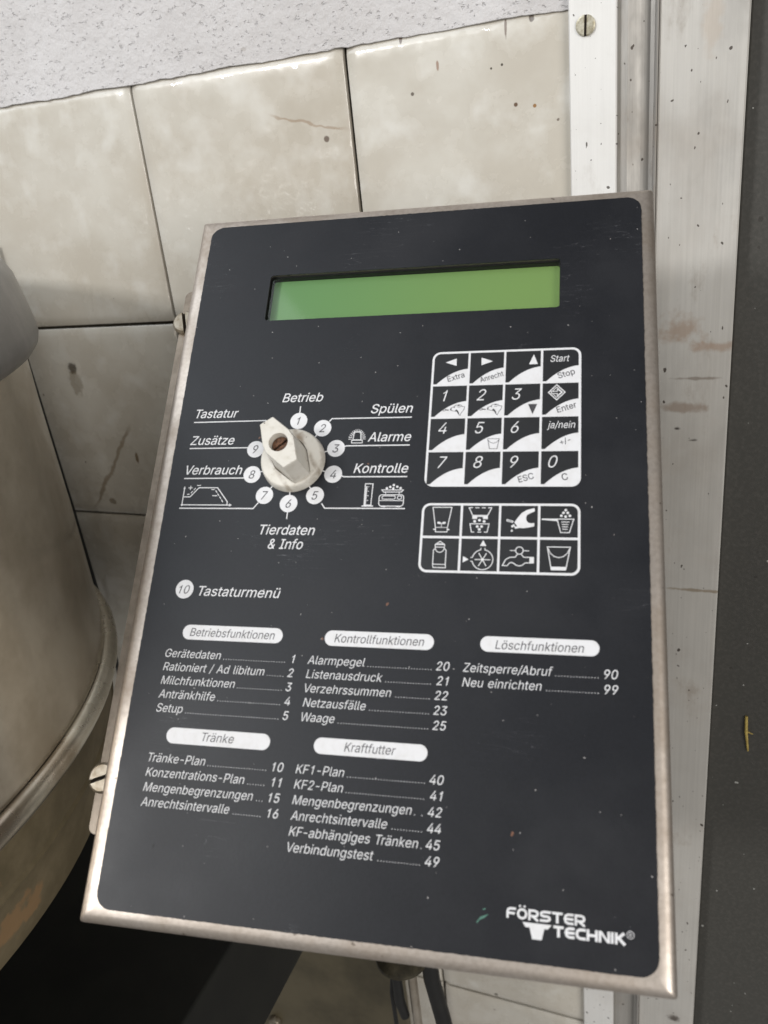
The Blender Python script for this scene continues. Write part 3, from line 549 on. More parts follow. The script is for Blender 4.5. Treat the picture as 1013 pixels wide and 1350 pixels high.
'b': (424, [[229,-8,198,-5,172,4,138,31,118,59,112,59,112,0,53,0,53,509,114,509,114,319,118,319,137,346,171,373,197,381,229,384,252,383,274,378,294,371,313,361,330,347,345,332,359,313,370,293,379,270,385,245,389,218,390,189,389,160,385,133,379,108,370,84,359,64,346,45,330,29,313,16,294,5,274,-2,252,-7],[220,47,237,48,253,51,267,57,279,66,291,76,301,88,309,101,316,117,321,133,325,151,327,170,328,189,327,209,325,227,321,245,316,261,309,276,301,290,291,301,280,311,267,319,253,325,237,329,220,330,203,329,188,325,174,320,161,312,150,302,140,291,132,278,125,263,120,247,116,229,113,210,113,189,113,169,116,150,120,132,125,115,132,100,140,86,150,75,162,65,174,57,188,51,204,48]]),
'c': (396, [[207,-8,182,-7,159,-2,137,6,117,16,98,30,82,46,68,64,56,85,46,108,40,133,36,159,34,187,36,216,40,243,46,268,56,291,68,312,82,330,98,346,117,360,137,371,159,378,182,383,207,384,260,377,305,356,340,322,362,277,303,262,290,289,270,311,242,325,207,330,189,329,173,325,158,319,145,310,134,300,124,287,115,274,108,258,103,242,99,224,97,206,96,187,97,169,99,151,103,134,108,117,115,102,124,89,134,76,145,66,158,57,173,51,189,48,207,46,243,52,271,66,292,89,304,117,363,102,341,56,306,21,261,-1]]),
'd': (424, [[195,-8,172,-7,151,-2,130,5,111,16,94,29,79,45,66,64,55,84,46,108,39,133,35,160,34,189,35,218,39,245,46,270,55,293,66,313,79,332,95,347,112,361,131,371,151,378,173,383,196,384,228,381,253,373,287,346,306,319,311,319,311,509,372,509,372,0,313,0,313,59,307,59,287,31,252,4,227,-5],[205,47,221,48,236,51,250,57,263,65,274,75,284,86,293,100,299,115,305,132,309,150,311,169,312,189,311,210,309,229,305,247,300,263,293,278,284,291,275,302,263,312,251,320,237,325,221,329,205,330,187,329,172,325,157,319,145,311,133,301,124,290,115,276,108,261,103,245,99,227,97,209,96,189,97,170,99,151,103,133,109,117,115,101,124,88,134,76,145,66,158,57,172,51,188,48]]),
'e': (404, [[212,-8,185,-7,161,-2,138,6,117,16,98,30,82,46,68,64,56,85,46,108,40,132,35,159,34,187,35,215,39,242,46,267,55,290,67,311,81,329,97,346,115,359,135,370,157,378,180,383,205,384,266,374,280,368,294,361,307,351,319,341,331,329,341,315,350,299,357,282,363,263,368,242,370,219,371,194,371,169,75,169,75,221,338,221,310,202,309,220,307,237,303,254,298,269,283,294,263,314,237,326,205,330,189,329,173,326,159,321,146,313,125,294,109,270,99,241,96,211,96,178,97,157,100,139,104,122,110,106,118,92,128,80,139,70,151,61,165,55,179,50,195,47,212,46,254,53,285,73,306,105,365,91,353,63,335,39,324,29,311,19,298,11,283,4,266,-1,249,-5,231,-7]]),
'f': (254, [[228,379,228,327,6,327,6,379],[81,0,81,432,84,461,96,486,113,505,135,519,187,530,222,527,243,521,227,468,215,472,195,474,171,470,154,460,145,443,142,419,142,0]]),
'g': (425, [[207,-151,187,-150,168,-148,150,-144,134,-140,82,-110,51,-69,101,-41,122,-66,154,-88,207,-97,229,-96,249,-92,267,-85,282,-75,295,-62,304,-47,310,-28,311,-6,311,68,306,68,287,41,252,16,227,8,195,5,173,6,152,10,132,17,113,27,95,39,80,53,67,71,55,90,46,112,39,136,35,163,34,191,35,220,39,246,46,271,55,293,66,314,80,332,95,347,112,361,131,371,152,378,173,383,196,384,228,382,253,373,288,346,308,319,313,319,313,379,372,379,372,-9,371,-32,367,-54,360,-73,350,-90,338,-104,324,-117,308,-127,291,-136,271,-142,251,-147,229,-150],[205,59,222,60,237,63,251,68,264,75,285,95,300,121,305,137,309,154,312,172,312,193,312,212,309,231,305,248,300,264,293,278,285,291,275,303,264,312,251,320,237,325,222,329,205,330,188,329,172,325,158,320,145,312,134,302,124,290,115,277,109,262,103,246,99,229,97,212,96,193,97,173,99,155,103,138,109,123,124,96,145,76,158,68,172,63,188,60]]),
'h': (410, [[114,227,114,0,53,0,53,509,114,509,114,287,102,287,112,312,124,332,137,349,152,362,169,372,187,379,207,383,227,384,246,383,264,380,280,376,295,369,309,360,321,349,332,336,341,321,348,304,353,285,356,264,357,240,357,0,296,0,296,235,295,256,290,275,283,291,273,304,260,315,246,323,229,328,210,329,184,326,161,317,141,303,126,283,117,257]]),
'i': (167, [[53,0,53,379,114,379,114,0],[84,443,67,446,54,455,44,468,41,483,44,499,54,512,67,521,84,524,100,521,114,512,123,499,126,483,123,468,114,455,100,446]]),
'j': (167, [[53,379,114,379,114,-30,113,-47,111,-63,107,-77,102,-90,86,-113,65,-129,52,-135,37,-139,21,-142,4,-143,-10,-143,-10,-87,2,-87,25,-83,40,-72,50,-54,53,-29],[83,443,67,446,53,455,44,468,41,483,44,499,53,512,67,521,83,524,100,521,114,512,123,499,126,483,123,468,114,455,100,446]]),
'k': (381, [[110,137,110,212,121,212,284,379,360,379,184,199,177,199],[53,0,53,509,114,509,114,0],[294,0,148,186,191,229,372,0]]),
'l': (189, [[139,-2,119,-1,101,3,86,10,74,20,65,33,58,47,54,65,53,84,53,509,114,509,114,99,120,62,130,54,146,52,160,53,170,54,181,3,162,-1]]),
'm': (610, [[53,0,53,379,112,379,112,295,108,295,118,323,132,346,172,376,219,386,239,385,257,380,273,372,287,361,299,347,309,331,316,314,321,295,312,295,322,321,337,343,381,375,437,386,453,385,468,383,483,378,497,372,510,364,522,354,532,342,541,328,548,313,553,296,556,276,557,255,557,0,496,0,496,254,494,273,490,289,483,302,473,313,447,326,419,330,395,328,374,320,345,290,335,247,335,0,274,0,274,260,269,288,253,311,229,326,199,330,158,320,140,307,126,289,117,266,114,238,114,0]]),
'n': (410, [[114,227,114,0,53,0,53,379,112,379,112,287,102,287,112,312,124,332,137,349,152,362,169,372,187,379,207,383,227,384,246,383,264,380,280,376,295,369,309,360,321,349,332,336,341,321,348,304,353,285,356,264,357,240,357,0,296,0,296,235,295,256,290,275,283,291,273,304,260,315,246,323,229,328,210,329,184,326,161,317,141,303,126,283,117,257]]),
'o': (415, [[207,-8,182,-7,159,-2,137,6,117,16,98,30,82,46,68,64,56,85,46,108,40,133,36,159,34,187,36,216,40,243,46,268,56,291,68,312,82,330,98,346,117,360,137,371,159,378,182,383,207,384,233,383,256,378,278,371,299,360,317,346,333,330,347,312,359,291,369,268,376,243,380,216,381,187,380,159,376,133,369,108,359,85,347,64,333,46,317,30,299,16,278,6,256,-2,233,-7],[207,46,226,48,242,51,257,57,270,66,282,76,292,89,300,102,307,117,312,134,316,151,318,169,319,187,318,206,316,224,312,242,307,258,300,274,292,287,282,300,270,310,257,319,242,325,226,329,207,330,189,329,173,325,158,319,145,310,134,300,124,287,115,274,108,258,103,242,99,224,97,206,96,187,97,169,99,151,103,134,108,117,115,102,124,89,134,76,145,66,158,57,173,51,189,48]]),
'p': (424, [[53,-143,53,379,112,379,112,319,118,319,137,346,171,373,197,381,229,384,252,383,274,378,294,371,313,361,330,347,345,332,359,313,370,293,379,270,385,245,389,218,390,189,389,160,385,133,379,108,370,84,359,64,346,45,330,29,313,16,294,5,274,-2,252,-7,229,-8,198,-5,173,4,138,31,118,59,114,59,114,-143],[220,47,237,48,253,51,267,57,279,66,291,76,301,88,309,101,316,117,321,133,325,151,327,170,328,189,327,209,325,227,321,245,316,261,309,276,301,290,291,301,280,311,267,319,253,325,237,329,220,330,203,329,188,325,174,320,161,312,150,302,140,291,132,278,125,263,120,247,116,229,113,210,113,189,113,169,116,150,120,132,125,115,132,100,140,86,150,75,162,65,174,57,188,51,204,48]]),
'r': (259, [[53,0,53,379,112,379,112,321,115,321,130,347,152,367,166,375,181,380,196,384,213,385,229,384,243,384,243,322,230,324,207,326,182,323,159,315,140,301,126,284,117,262,114,237,114,0]]),
's': (365, [[182,-8,163,-7,145,-5,128,-2,112,3,98,10,84,18,72,27,62,38,53,50,45,63,40,78,36,94,94,107,105,79,124,60,150,49,181,45,200,46,217,50,232,55,244,62,262,81,268,103,265,121,254,136,237,147,212,155,149,170,125,177,104,186,87,196,72,208,61,222,53,237,48,255,47,274,48,290,51,305,57,319,65,332,75,343,87,354,100,363,115,370,131,377,149,381,167,384,187,384,206,384,223,381,239,378,254,372,279,358,299,339,324,290,268,277,258,298,243,316,219,328,187,333,156,329,131,317,114,299,109,277,112,258,124,243,172,223,229,209,254,202,275,194,292,183,306,171,317,158,325,142,330,125,331,107,330,90,326,75,321,61,312,47,302,35,290,24,276,15,260,6,242,0,223,-5,203,-7]]),
't': (227, [[204,379,204,327,6,327,6,379],[65,471,126,471,126,98,128,76,136,61,150,53,170,50,185,51,202,54,213,2,192,-3,168,-4,145,-3,125,2,107,10,92,21,80,35,72,52,67,71,65,93]]),
'u': (410, [[182,-5,164,-4,146,-1,130,4,115,11,101,20,89,31,78,44,69,59,62,76,57,95,54,116,53,139,53,379,114,379,114,144,115,123,119,105,127,89,137,75,150,64,164,56,181,52,200,50,226,53,249,62,268,77,283,97,293,122,296,153,296,379,357,379,357,0,298,0,298,92,307,92,297,67,286,47,272,30,257,17,240,7,222,0,203,-4]]),
'v': (389, [[163,0,17,379,84,379,165,155,187,87,206,21,184,21,203,87,224,155,305,379,371,379,226,0]]),
'x': (379, [[21,0,171,218,171,171,29,379,100,379,147,306,179,253,207,206,175,206,202,253,233,306,282,379,352,379,209,169,209,214,358,0,287,0,231,85,200,136,173,182,205,182,178,136,148,85,91,0]]),
'z': (380, [[42,0,42,46,254,320,254,323,48,323,48,379,333,379,333,331,126,60,126,56,339,56,339,0]]),
'ä': (389, [[160,-9,142,-8,126,-5,110,-1,94,5,80,12,68,22,57,32,48,45,40,58,35,73,31,90,30,108,34,138,43,161,58,179,78,193,125,211,178,220,234,227,265,235,273,243,276,255,276,257,267,297,240,322,196,331,149,322,118,301,100,274,41,291,48,308,57,322,67,335,79,346,91,355,104,364,118,370,133,375,194,384,239,379,286,360,306,343,322,320,329,306,333,290,336,272,337,251,337,0,277,0,277,52,272,52,252,25,215,1],[170,45,202,49,228,59,248,74,263,93,272,115,276,138,276,190,259,182,231,176,200,171,175,168,134,159,103,139,95,124,92,105,102,72,130,52],[261,443,246,446,233,455,224,468,221,483,224,499,233,512,246,520,261,523,277,520,290,512,299,499,301,483,299,468,290,455,277,446],[117,443,102,446,89,455,80,468,77,483,80,499,89,512,102,520,117,523,133,520,146,512,155,499,158,483,155,468,146,455,133,446]]),
'ö': (415, [[207,-8,182,-7,159,-2,137,6,117,16,98,30,82,46,68,64,56,85,46,108,40,133,36,159,34,187,36,216,40,243,46,268,56,291,68,312,82,330,98,346,117,360,137,371,159,378,182,383,207,384,233,383,256,378,278,371,299,360,317,346,333,330,347,312,359,291,369,268,376,243,380,216,381,187,380,159,376,133,369,108,359,85,347,64,333,46,317,30,299,16,278,6,256,-2,233,-7],[207,46,226,48,242,51,257,57,270,66,282,76,292,89,300,102,307,117,312,134,316,151,318,169,319,187,318,206,316,224,312,242,307,258,300,274,292,287,282,300,270,310,257,319,242,325,226,329,207,330,189,329,173,325,158,319,145,310,134,300,124,287,115,274,108,258,103,242,99,224,97,206,96,187,97,169,99,151,103,134,108,117,115,102,124,89,134,76,145,66,158,57,173,51,189,48],[279,443,264,446,251,455,242,468,239,483,242,499,251,512,264,520,279,523,295,520,308,512,317,499,320,483,317,468,308,455,295,446],[136,443,120,446,107,455,98,468,95,483,98,499,107,512,120,520,136,523,151,520,164,512,173,499,176,483,173,468,164,455,151,446]]),
'ü': (410, [[182,-5,164,-4,146,-1,130,4,115,11,101,20,89,31,78,44,69,59,62,76,57,95,54,116,53,139,53,379,114,379,114,144,115,123,119,105,127,89,137,75,150,64,164,56,181,52,200,50,226,53,249,62,268,77,283,97,293,122,296,153,296,379,357,379,357,0,298,0,298,92,307,92,297,67,286,47,272,30,257,17,240,7,222,0,203,-4],[277,443,261,446,248,455,239,468,236,483,239,499,248,512,261,520,277,523,292,520,305,512,314,499,317,483,314,468,305,455,292,446],[133,443,118,446,104,455,96,468,93,483,96,499,104,512,118,520,133,523,149,520,162,512,170,499,173,483,170,468,162,455,149,446]]),
}
KERN = {'Ta': -62, 'Tr': -58, 'Ti': -14, 'Te': -60, 'Ve': -34, 'Wa': -26, 'F-': -20, 'r/': -8, '/A': -50, 'Ko': -16, 'Kr': -4}
_cache = {}; _gl = {}
def glyph(ch, off):
    if (ch, off) in _gl: return _gl[(ch, off)]
    L = []; co = []; ed = []
    for lp in GLYPH[ch][1]:
        P = [Vector((lp[i]/1000, lp[i+1]/1000)) for i in range(0, len(lp), 2)]; n = len(P); Q = []
        for i in range(n):
            d1 = (P[i]-P[i-1]).normalized(); d2 = (P[(i+1) % n]-P[i]).normalized(); t = d1+d2
            t = t.normalized() if t.length > .1 else d1
            nn = Vector((-t.y, t.x)); cs = max(.5, nn.dot(Vector((-d1.y, d1.x)))); Q.append(P[i]+nn*(off/cs))
        L.append(Q); b = len(co); co += Q; ed += [(b+i, b+(i+1) % n) for i in range(n)]
    vs, _, fs, *_r = delaunay_2d_cdt(co, ed, [], 0, 1e-5)
    keep = []
    for f in fs:          # strokes of a letter overlap: keep every triangle the outlines wind round
        x = sum(vs[k_].x for k_ in f)/len(f); y = sum(vs[k_].y for k_ in f)/len(f); wn = 0
        for Q in L:
            for p, q in zip(Q, Q[1:]+Q[:1]):
                if (p.y > y) != (q.y > y) and x < p.x+(y-p.y)*(q.x-p.x)/(q.y-p.y): wn += 1 if q.y > p.y else -1
        if wn: keep.append(tuple(f))
    r = ([(v.x, v.y) for v in vs], keep); _gl[(ch, off)] = r; return r
def glyphs(body, bold, shear, space=1):
    key = (body, bold, shear, space)
    if key in _cache: return _cache[key]
    x = 0; V = []; Fs = []
    for i, ch in enumerate(body):
        if ch == ' ': x += .24; continue
        vs, fs = glyph(ch, bold*OFS); b = len(V)
        V += [(px+x+py*shear, py) for px, py in vs]; Fs += [tuple(b+k_ for k_ in f) for f in fs]
        x += (GLYPH[ch][0]+KERN.get(body[i:i+2], 0)-(HY if '-' in body[i:i+2] and len(body) > 3 else 0))/1000
    x0 = min(p[0] for p in V); x1 = max(p[0] for p in V)
    _cache[key] = (([(px-x0, py) for px, py in V], Fs), x1-x0); return _cache[key]
OFS = 1; HY = 26; CAPH = max(GLYPH['H'][1][0][1::2])/1000

# ---- body, lid, flange
def cbox(bm, u0, u1, v0, v1, h0, h1, bev=0, seg=2): box(bm, u0/1000, u1/1000, -v1/1000, -v0/1000, h0/1000, h1/1000, bev/1000, seg)
bm = bmesh.new(); cbox(bm, 3, 207, 3, 306, -78, -13.2, 1.5); bm_obj('body', bm, BODY, cab, True)
LW, LH = 210, 310.2
def lid():
    bm = bmesh.new()
    # rounded-over edge: rings from the face inwards to the skirt, corners nearly square as folded sheet
    prof = [(6.4, .0), (3.8, -.12), (2.2, -.55), (1.2, -1.35), (.45, -2.5), (.08, -4.0), (0, -5.5), (0, -13)]
    rings = []
    for ins, h in prof:
        pts = rrect(ins-1.9, ins-2.2, LW+.6-ins, LH+.9-ins, 1.1 if ins < 3 else .8, 3)
        rings.append([bm.verts.new((p[0]/1000, -p[1]/1000, h/1000)) for p in pts])
    n = len(rings[0])
    for a, b in zip(rings, rings[1:]):
        for k_ in range(n): bm.faces.new((a[k_], a[(k_+1) % n], b[(k_+1) % n], b[k_]))
    hole = rrect(38.2, 32.0, 171.8, 57.8, 1.2, 3); hv = [bm.verts.new((p[0]/1000, -p[1]/1000, 0)) for p in hole]
    ed = [bm.edges.new((a, b)) for a, b in zip(hv, hv[1:]+hv[:1])]
    fe = [bm.edges.get((rings[0][k_], rings[0][(k_+1) % n])) for k_ in range(n)]
    bmesh.ops.triangle_fill(bm, edges=ed+fe, use_beauty=True, use_dissolve=False)
    lo = [bm.verts.new((p[0]/1000, -p[1]/1000, -.0018)) for p in hole]; m = len(hole)
    for k_ in range(m): bm.faces.new((hv[k_], hv[(k_+1) % m], lo[(k_+1) % m], lo[k_]))
    return bm_obj('lid', bm, LIDM, cab, True, 30)
lid()
fl = Flat(); fl.plate(rrect(-13.4, 26.5, 12, 281.5, 3), -19.5, -17.6); flange = fl.build('hinge_flange', FLNG)
for v in (45.5, 259.8):
    slotted_head('screw', (-9.9/1000, -v/1000, -17.6/1000), (0, 0, 1), .0062, .0034, math.radians(22 if v > 100 else 105), SCRW, flange)

# ---- membrane with the window cut out; its edge is slightly worn
def rag(P, amp, f=.35):
    Q = []
    for a, b in zip(P, P[1:]+P[:1]):
        d = math.dist(a, b); n = max(1, int(d/1.1))
        for k_ in range(n):
            x, y = a[0]+(b[0]-a[0])*k_/n, a[1]+(b[1]-a[1])*k_/n
            Q.append((x+amp*mn.noise((x*.9, y*.9, 3)), y+amp*mn.noise((x*.9, y*.9, 9))))
    return Q
WIN = rrect(38.9, 32.7, 171.1, 56.9, 1.6, 5)
m = Flat(); m.plate(rag(rrect(5.2, 3.4, 204.9, 305.3, 6.2, 8), .22), .02, .34, 0, [rag(WIN, .10)]); memb = m.build('front_panel', [MEMB])
P0 = .40; P1 = .43; P2 = .46
# display: dark well, green screen, clear pane
w = Flat()
W0 = rrect(39.2, 33.0, 170.8, 56.6, 1.2, 3); n_ = len(W0); b = 0
w.V += [(p[0], p[1], -1.9) for p in W0]+[(p[0], p[1], -4.6) for p in W0]
for k_ in range(n_): w.F.append((k_, (k_+1) % n_, n_+(k_+1) % n_, n_+k_)); w.I.append(0)
w.plate(rrect(30, 26, 180, 64, 2), -2.0, -1.95, 0, [W0])
win = w.build('display_window', [INNER])
s = Flat(); s.plate(rrect(36, 31, 174, 60, .5, 2), -5.6, -4.7); s.build('green_screen', [LCD], win)
s = Flat(); s.line([(39.5, 34.5), (170.6, 34.5)], .35, -4.5); s.build('screen_edge_line', [WHITE], win) if False else None
s = Flat(); s.plate(rrect(38.6, 32.4, 171.4, 57.2, 1.2, 3), -1.75, -1.2); s.build('window_pane', [GLASS], win)

# ---- keypad
KU = [(119.15, 133.55), (134.45, 148.5), (149.4, 163.65), (164.6, 178.95)]
KV = [(77.6, 92.0), (92.95, 107.1), (108.05, 122.15), (123.1, 137.15)]
kp = Flat(); kp.plate(rrect(118.2, 76.65, 179.95, 138.15, 3.6), .34, P0); keypad = kp.build('keypad', [WHITE])
def cow(F, u, v, h):
    D = 2
    def T(p): return (u+p[0], v+p[1])
    F.line([T(p) for p in ((.3, 1.5), (.35, 2.2), (0, 2.6), (.9, 2.7), (1.0, 1.9), (.3, 1.5))], .16, h, D)
    F.line([T((1.0, 2.2)), T((2.5, 2.35))], .45, h, D)
    F.line([T(p) for p in ((3.3, 2.5), (3.1, 1.9), (3.6, 1.3), (4.7, .9), (5.1, .3), (6.6, 0), (7.6, .2), (8.0, .8), (9.0, .9), (8.9, 2.1), (8.2, 3.1), (7.7, 3.9), (7.4, 4.9), (7.0, 4.7), (6.6, 3.8), (5.9, 3.0), (4.6, 2.8), (3.3, 2.5))], .2, h, D)
    F.poly([T(p) for p in ((5.1, 2.8), (5.6, 2.0), (6.3, 2.6), (6.8, 3.6), (7.0, 4.6), (6.5, 4.3), (6.0, 3.2))], h, D)
    F.poly([T(p) for p in ((3.15, 1.9), (3.6, 1.35), (3.7, 2.0), (3.4, 2.5))], h, D)
    F.poly([T(p) for p in ((5.9, .1), (7.2, .1), (6.7, .55), (6.2, .5))], h, D)
    F.line([T(p) for p in ((5.9, .9), (6.7, 1.15), (7.7, .6))], .18, h, D); F.dot(*T((4.8, 1.15)), .25, h, D, 8)
keys = [
 ('left arrow over the word Extra', 'tri', [(123.9, 81.75), (128.6, 80.0), (128.65, 83.5)], ('Extra', 125.5, 91.0, 2.5)),
 ('right arrow over the word Anrecht', 'tri', [(143.9, 81.85), (139.1, 80.0), (139.2, 83.6)], ('Anrecht', 139.2, 91.7, 2.35)),
 ('up arrow with plain white corner', 'tri', [(160.8, 79.3), (158.9, 83.85), (162.5, 83.9)], None),
 ('Start over Stop', 'txt', ('Start', 167.6, 175.3, 83.05, 3.0), ('Stop', 171.0, 90.9, 2.6)),
 ('1', 'dig', 123.75, 'cow'), ('2', 'dig', 137.8, 'cow'), ('3', 'dig', 152.3, 'down'),
 ('enter arrow in a diamond', 'ent', None, ('Enter', 170.8, 106.3, 2.6)),
 ('4', 'dig', 122.6, None), ('5', 'dig', 137.8, 'bucket'), ('6', 'dig', 152.3, None),
 ('ja/nein', 'txt', ('ja/nein', 166.7, 177.7, 113.1, 3.0), ('+/-', 172.1, 120.4, 2.3)),
 ('7', 'dig', 123.2, None), ('8', 'dig', 137.8, None), ('9', 'dig', 152.4, ('ESC', 156.2, 136.5, 2.6)), ('0', 'dig', 167.4, ('C', 173.1, 135.7, 2.8))]
base_y = [None, 100.0, 114.9, 130.1]
for i, (nm, kind, a, lo) in enumerate(keys):
    r, c_ = divmod(i, 4); u0, u1 = KU[c_]; v0, v1 = KV[r]; F = Flat()
    corner = lambda uu, vv: (uu == 0 and vv == 0, )
    pts = [(u0, v0), (u1, v0), (u1, v1), (u0, v1)]
    if i == 0: pts = [p for p in rrect(u0, v0, u1, v1, 2.7) if p[0] < u0+3 and p[1] < v0+3]; pts = pts+[(u1, v0), (u1, v1), (u0, v1)]
    if i == 3: q = [p for p in rrect(u0, v0, u1, v1, 2.7) if p[0] > u1-3 and p[1] < v0+3]; pts = [(u0, v0)]+q+[(u1, v1), (u0, v1)]
    # a sagging white lower right corner bounded by an arc
    A0, A1 = (u0+1.4, v1+.0), (u1, v1-7.0); C_ = (u0+7.6, v1-6.35)
    arc = [((1-t)**2*A0[0]+2*t*(1-t)*C_[0]+t*t*A1[0], (1-t)**2*A0[1]+2*t*(1-t)*C_[1]+t*t*A1[1]) for t in [k_/14 for k_ in range(15)]]
    top = [p for p in pts if not (p[0] > u1-.01 and p[1] > v1-.01) and not (p[0] < u0+.01 and p[1] > v1-.01)]
    F.plate(top+arc[::-1]+[(u0, v1)], .34, P0+.045, 0)
    H_ = P2
    if kind == 'tri': F.poly(a, H_, 1)
    if kind == 'dig': F.text(nm, 5.1, H_, u0=a, base=base_y[r], mi=1, shear=.27, bold=-.004, k=.93)
    if kind == 'txt': F.text(a[0], a[4], H_, a[1], a[2], a[3], 1, .22)
    if kind == 'ent':
        cu_, cv_ = 170.3, 97.15
        F.line([(cu_-3.3, cv_), (cu_, cv_-3.4), (cu_+3.3, cv_), (cu_, cv_+3.4)], .42, H_, 1, True); F.line([(cu_-2.25, cv_), (cu_, cv_-2.35), (cu_+2.25, cv_), (cu_, cv_+2.35)], .28, H_, 1, True)
        F.line([(cu_-2.6, cv_-.5), (cu_+.2, cv_-.5), (cu_+.2, cv_-1.5), (cu_+1.9, cv_), (cu_+.2, cv_+1.5), (cu_+.2, cv_+.5), (cu_-2.6, cv_+.5)], .3, H_, 1)
    if isinstance(lo, tuple): F.text(lo[0], lo[3], H_, u0=lo[1], base=lo[2], mi=2, shear=0, k=.84 if lo[0] == 'Anrecht' else .94, rot=math.radians(17), bold=.005)
    if lo == 'cow': cow(F, u0+5.0-.2, 101.8, H_)
    if lo == 'down': F.poly([(158.9, 102.15), (162.6, 102.2), (160.8, 106.7)], H_, 2)
    if lo == 'bucket':
        F.line([(143.1, 117.4), (147.8, 117.4), (147.0, 121.8), (144.0, 121.8)], .22, H_, 2, True)
        F.line([(143.2, 117.9), (144.2, 119.0), (145.5, 119.4), (146.8, 118.9), (147.7, 117.9)], .2, H_, 2)
    F.build('key', [KEYD, WHITE, DARK], keypad, ((u0+u1)/2, (v0+v1)/2), label='key printed with '+nm)

# ---- symbol panel
sp = Flat(); SU = [(119.05, 133.65), (134.6, 148.75), (149.65, 163.8), (164.75, 178.9)]; SV = [(146.2, 158.95), (159.95, 172.95)]
sp.plate(rrect(118.1, 145.25, 179.85, 173.9, 3.4), .34, P0); sym = sp.build('symbol_panel', [WHITE])
def cell(c_, r, lab, draw):
    F = Flat(); u0, u1 = SU[c_]; v0, v1 = SV[r]; R_ = 2.5
    q = rrect(u0, v0, u1, v1, R_)
    n = len(q)//4; corners = [q[0:n], q[n:2*n], q[2*n:3*n], q[3*n:]]      # ur, lr, ll, ul
    sq = [(u1, v0), (u1, v1), (u0, v1), (u0, v0)]; keep = {(0, 0): 3, (0, 1): 2, (3, 0): 0, (3, 1): 1}.get((c_, r))
    pts = []
    for k_ in range(4): pts += corners[k_] if k_ == keep else [sq[k_]]
    F.plate(pts, .34, P0+.045, 0); draw(F, P2); F.build('symbol', [KEYD, WHITE], sym, ((u0+u1)/2, (v0+v1)/2), label='symbol of '+lab)
def d_mixer(F, h):
    F.line([(122.5, 147.0), (130.1, 147.0), (128.75, 155.45), (123.95, 155.45)], .34, h, 1, True); F.line([(123.95, 155.45), (128.75, 155.45), (128.65, 157.3), (124.1, 157.3)], .34, h, 1, True)
    F.line([(123.1, 156.3), (123.95, 156.3)], .5, h, 1); F.line([(128.8, 156.3), (129.6, 156.3)], .5, h, 1); F.line([(126.3, 155.3), (126.3, 153.7)], .25, h, 1)
    F.poly([(126.3, 153.7), (125.6, 153.1), (124.7, 153.1), (124.6, 153.8), (125.5, 154.1)], h, 1); F.poly([(126.3, 153.7), (127.0, 153.1), (127.9, 153.1), (128.0, 153.8), (127.1, 154.1)], h, 1)
def d_dose(F, h):
    F.line([(138.4, 147.1), (137.0, 147.1), (138.5, 150.3), (144.4, 150.3), (145.9, 147.1), (144.5, 147.1)], .34, h, 1)
    F.line([(139.4, 147.1), (141.0, 147.1)], .34, h, 1); F.line([(142.0, 147.1), (143.5, 147.1)], .34, h, 1)
    F.poly([(138.4, 150.2), (144.5, 150.2), (144.5, 151.8), (142.6, 151.8), (142.6, 150.9), (140.3, 150.9), (140.3, 151.8), (138.4, 151.8)], h, 1)
    for x, y in ((139.4, 152.8), (141.25, 152.3), (143.1, 152.8), (140.5, 154.9), (142.2, 154.9), (141.35, 156.1)): F.dot(x, y, .55, h, 1)
    F.line([(139.4, 157.2), (138.3, 157.2), (137.6, 153.8), (145.1, 153.8), (144.4, 157.2), (143.2, 157.2)], .34, h, 1); F.line([(140.7, 157.2), (142.1, 157.2)], .34, h, 1)
def d_calf(F, h):
    F.poly([(154.9, 153.0), (156.0, 151.3), (157.6, 149.2), (159.6, 147.9), (162.5, 147.1), (162.6, 148.5), (161.0, 149.2), (159.7, 150.0), (159.3, 151.1), (159.5, 152.3), (160.3, 153.2), (161.4, 153.4), (162.5, 153.2), (162.5, 154.6), (160.9, 155.0), (158.3, 155.4), (156.9, 155.3), (155.7, 155.6), (155.2, 154.9), (156.0, 154.6), (155.0, 153.3)], h, 1)
    F.line([(154.5, 153.8), (155.5, 155.6)], .45, h, 1)
    F.line([(151.8, 152.4), (152.1, 151.9), (154.4, 152.6), (154.2, 153.1), (151.8, 152.4)], .3, h, 1); F.line([(154.8, 154.2), (153.8, 154.9)], .8, h, 1); F.poly([(154.0, 155.8), (154.4, 156.6), (154.0, 157.0), (153.6, 156.6)], h, 1)
def d_scoop(F, h):
    F.poly([(165.3, 151.4), (171.1, 151.45), (171.3, 152.4), (165.3, 151.9)], h, 1); F.line([(171.1, 151.55), (177.4, 151.55), (175.75, 157.0), (172.5, 157.0)], .34, h, 1, True)
    for k_, (a_, b_) in enumerate(((172.7, 175.8), (172.9, 175.4), (173.0, 175.2), (173.1, 175.1))): F.line([(a_, 152.7+k_*.98), (b_, 152.7+k_*.98)], .32, h, 1)
    for x, y in ((174.35, 147.9), (173.5, 149.0), (175.1, 149.0), (172.7, 150.2), (174.3, 150.55), (175.9, 150.2)): F.dot(x, y, .52, h, 1)
def d_can(F, h):
    F.line([(124.0, 171.9), (123.75, 170.7), (123.75, 164.9), (124.5, 164.0), (124.3, 162.6), (125.1, 162.0), (126.2, 161.2), (127.3, 162.0), (128.1, 162.6), (127.9, 164.0), (128.75, 164.9), (128.75, 170.7), (128.9, 171.9)], .34, h, 1, True)
    F.line([(123.7, 170.6), (128.8, 170.6)], .3, h, 1); F.line([(124.4, 163.6), (128.0, 163.6)], .3, h, 1); F.line([(124.4, 162.4), (128.0, 162.4)], .6, h, 1); F.ring(126.2, 164.0, 1.7, .3, h, 1, 10, 170)
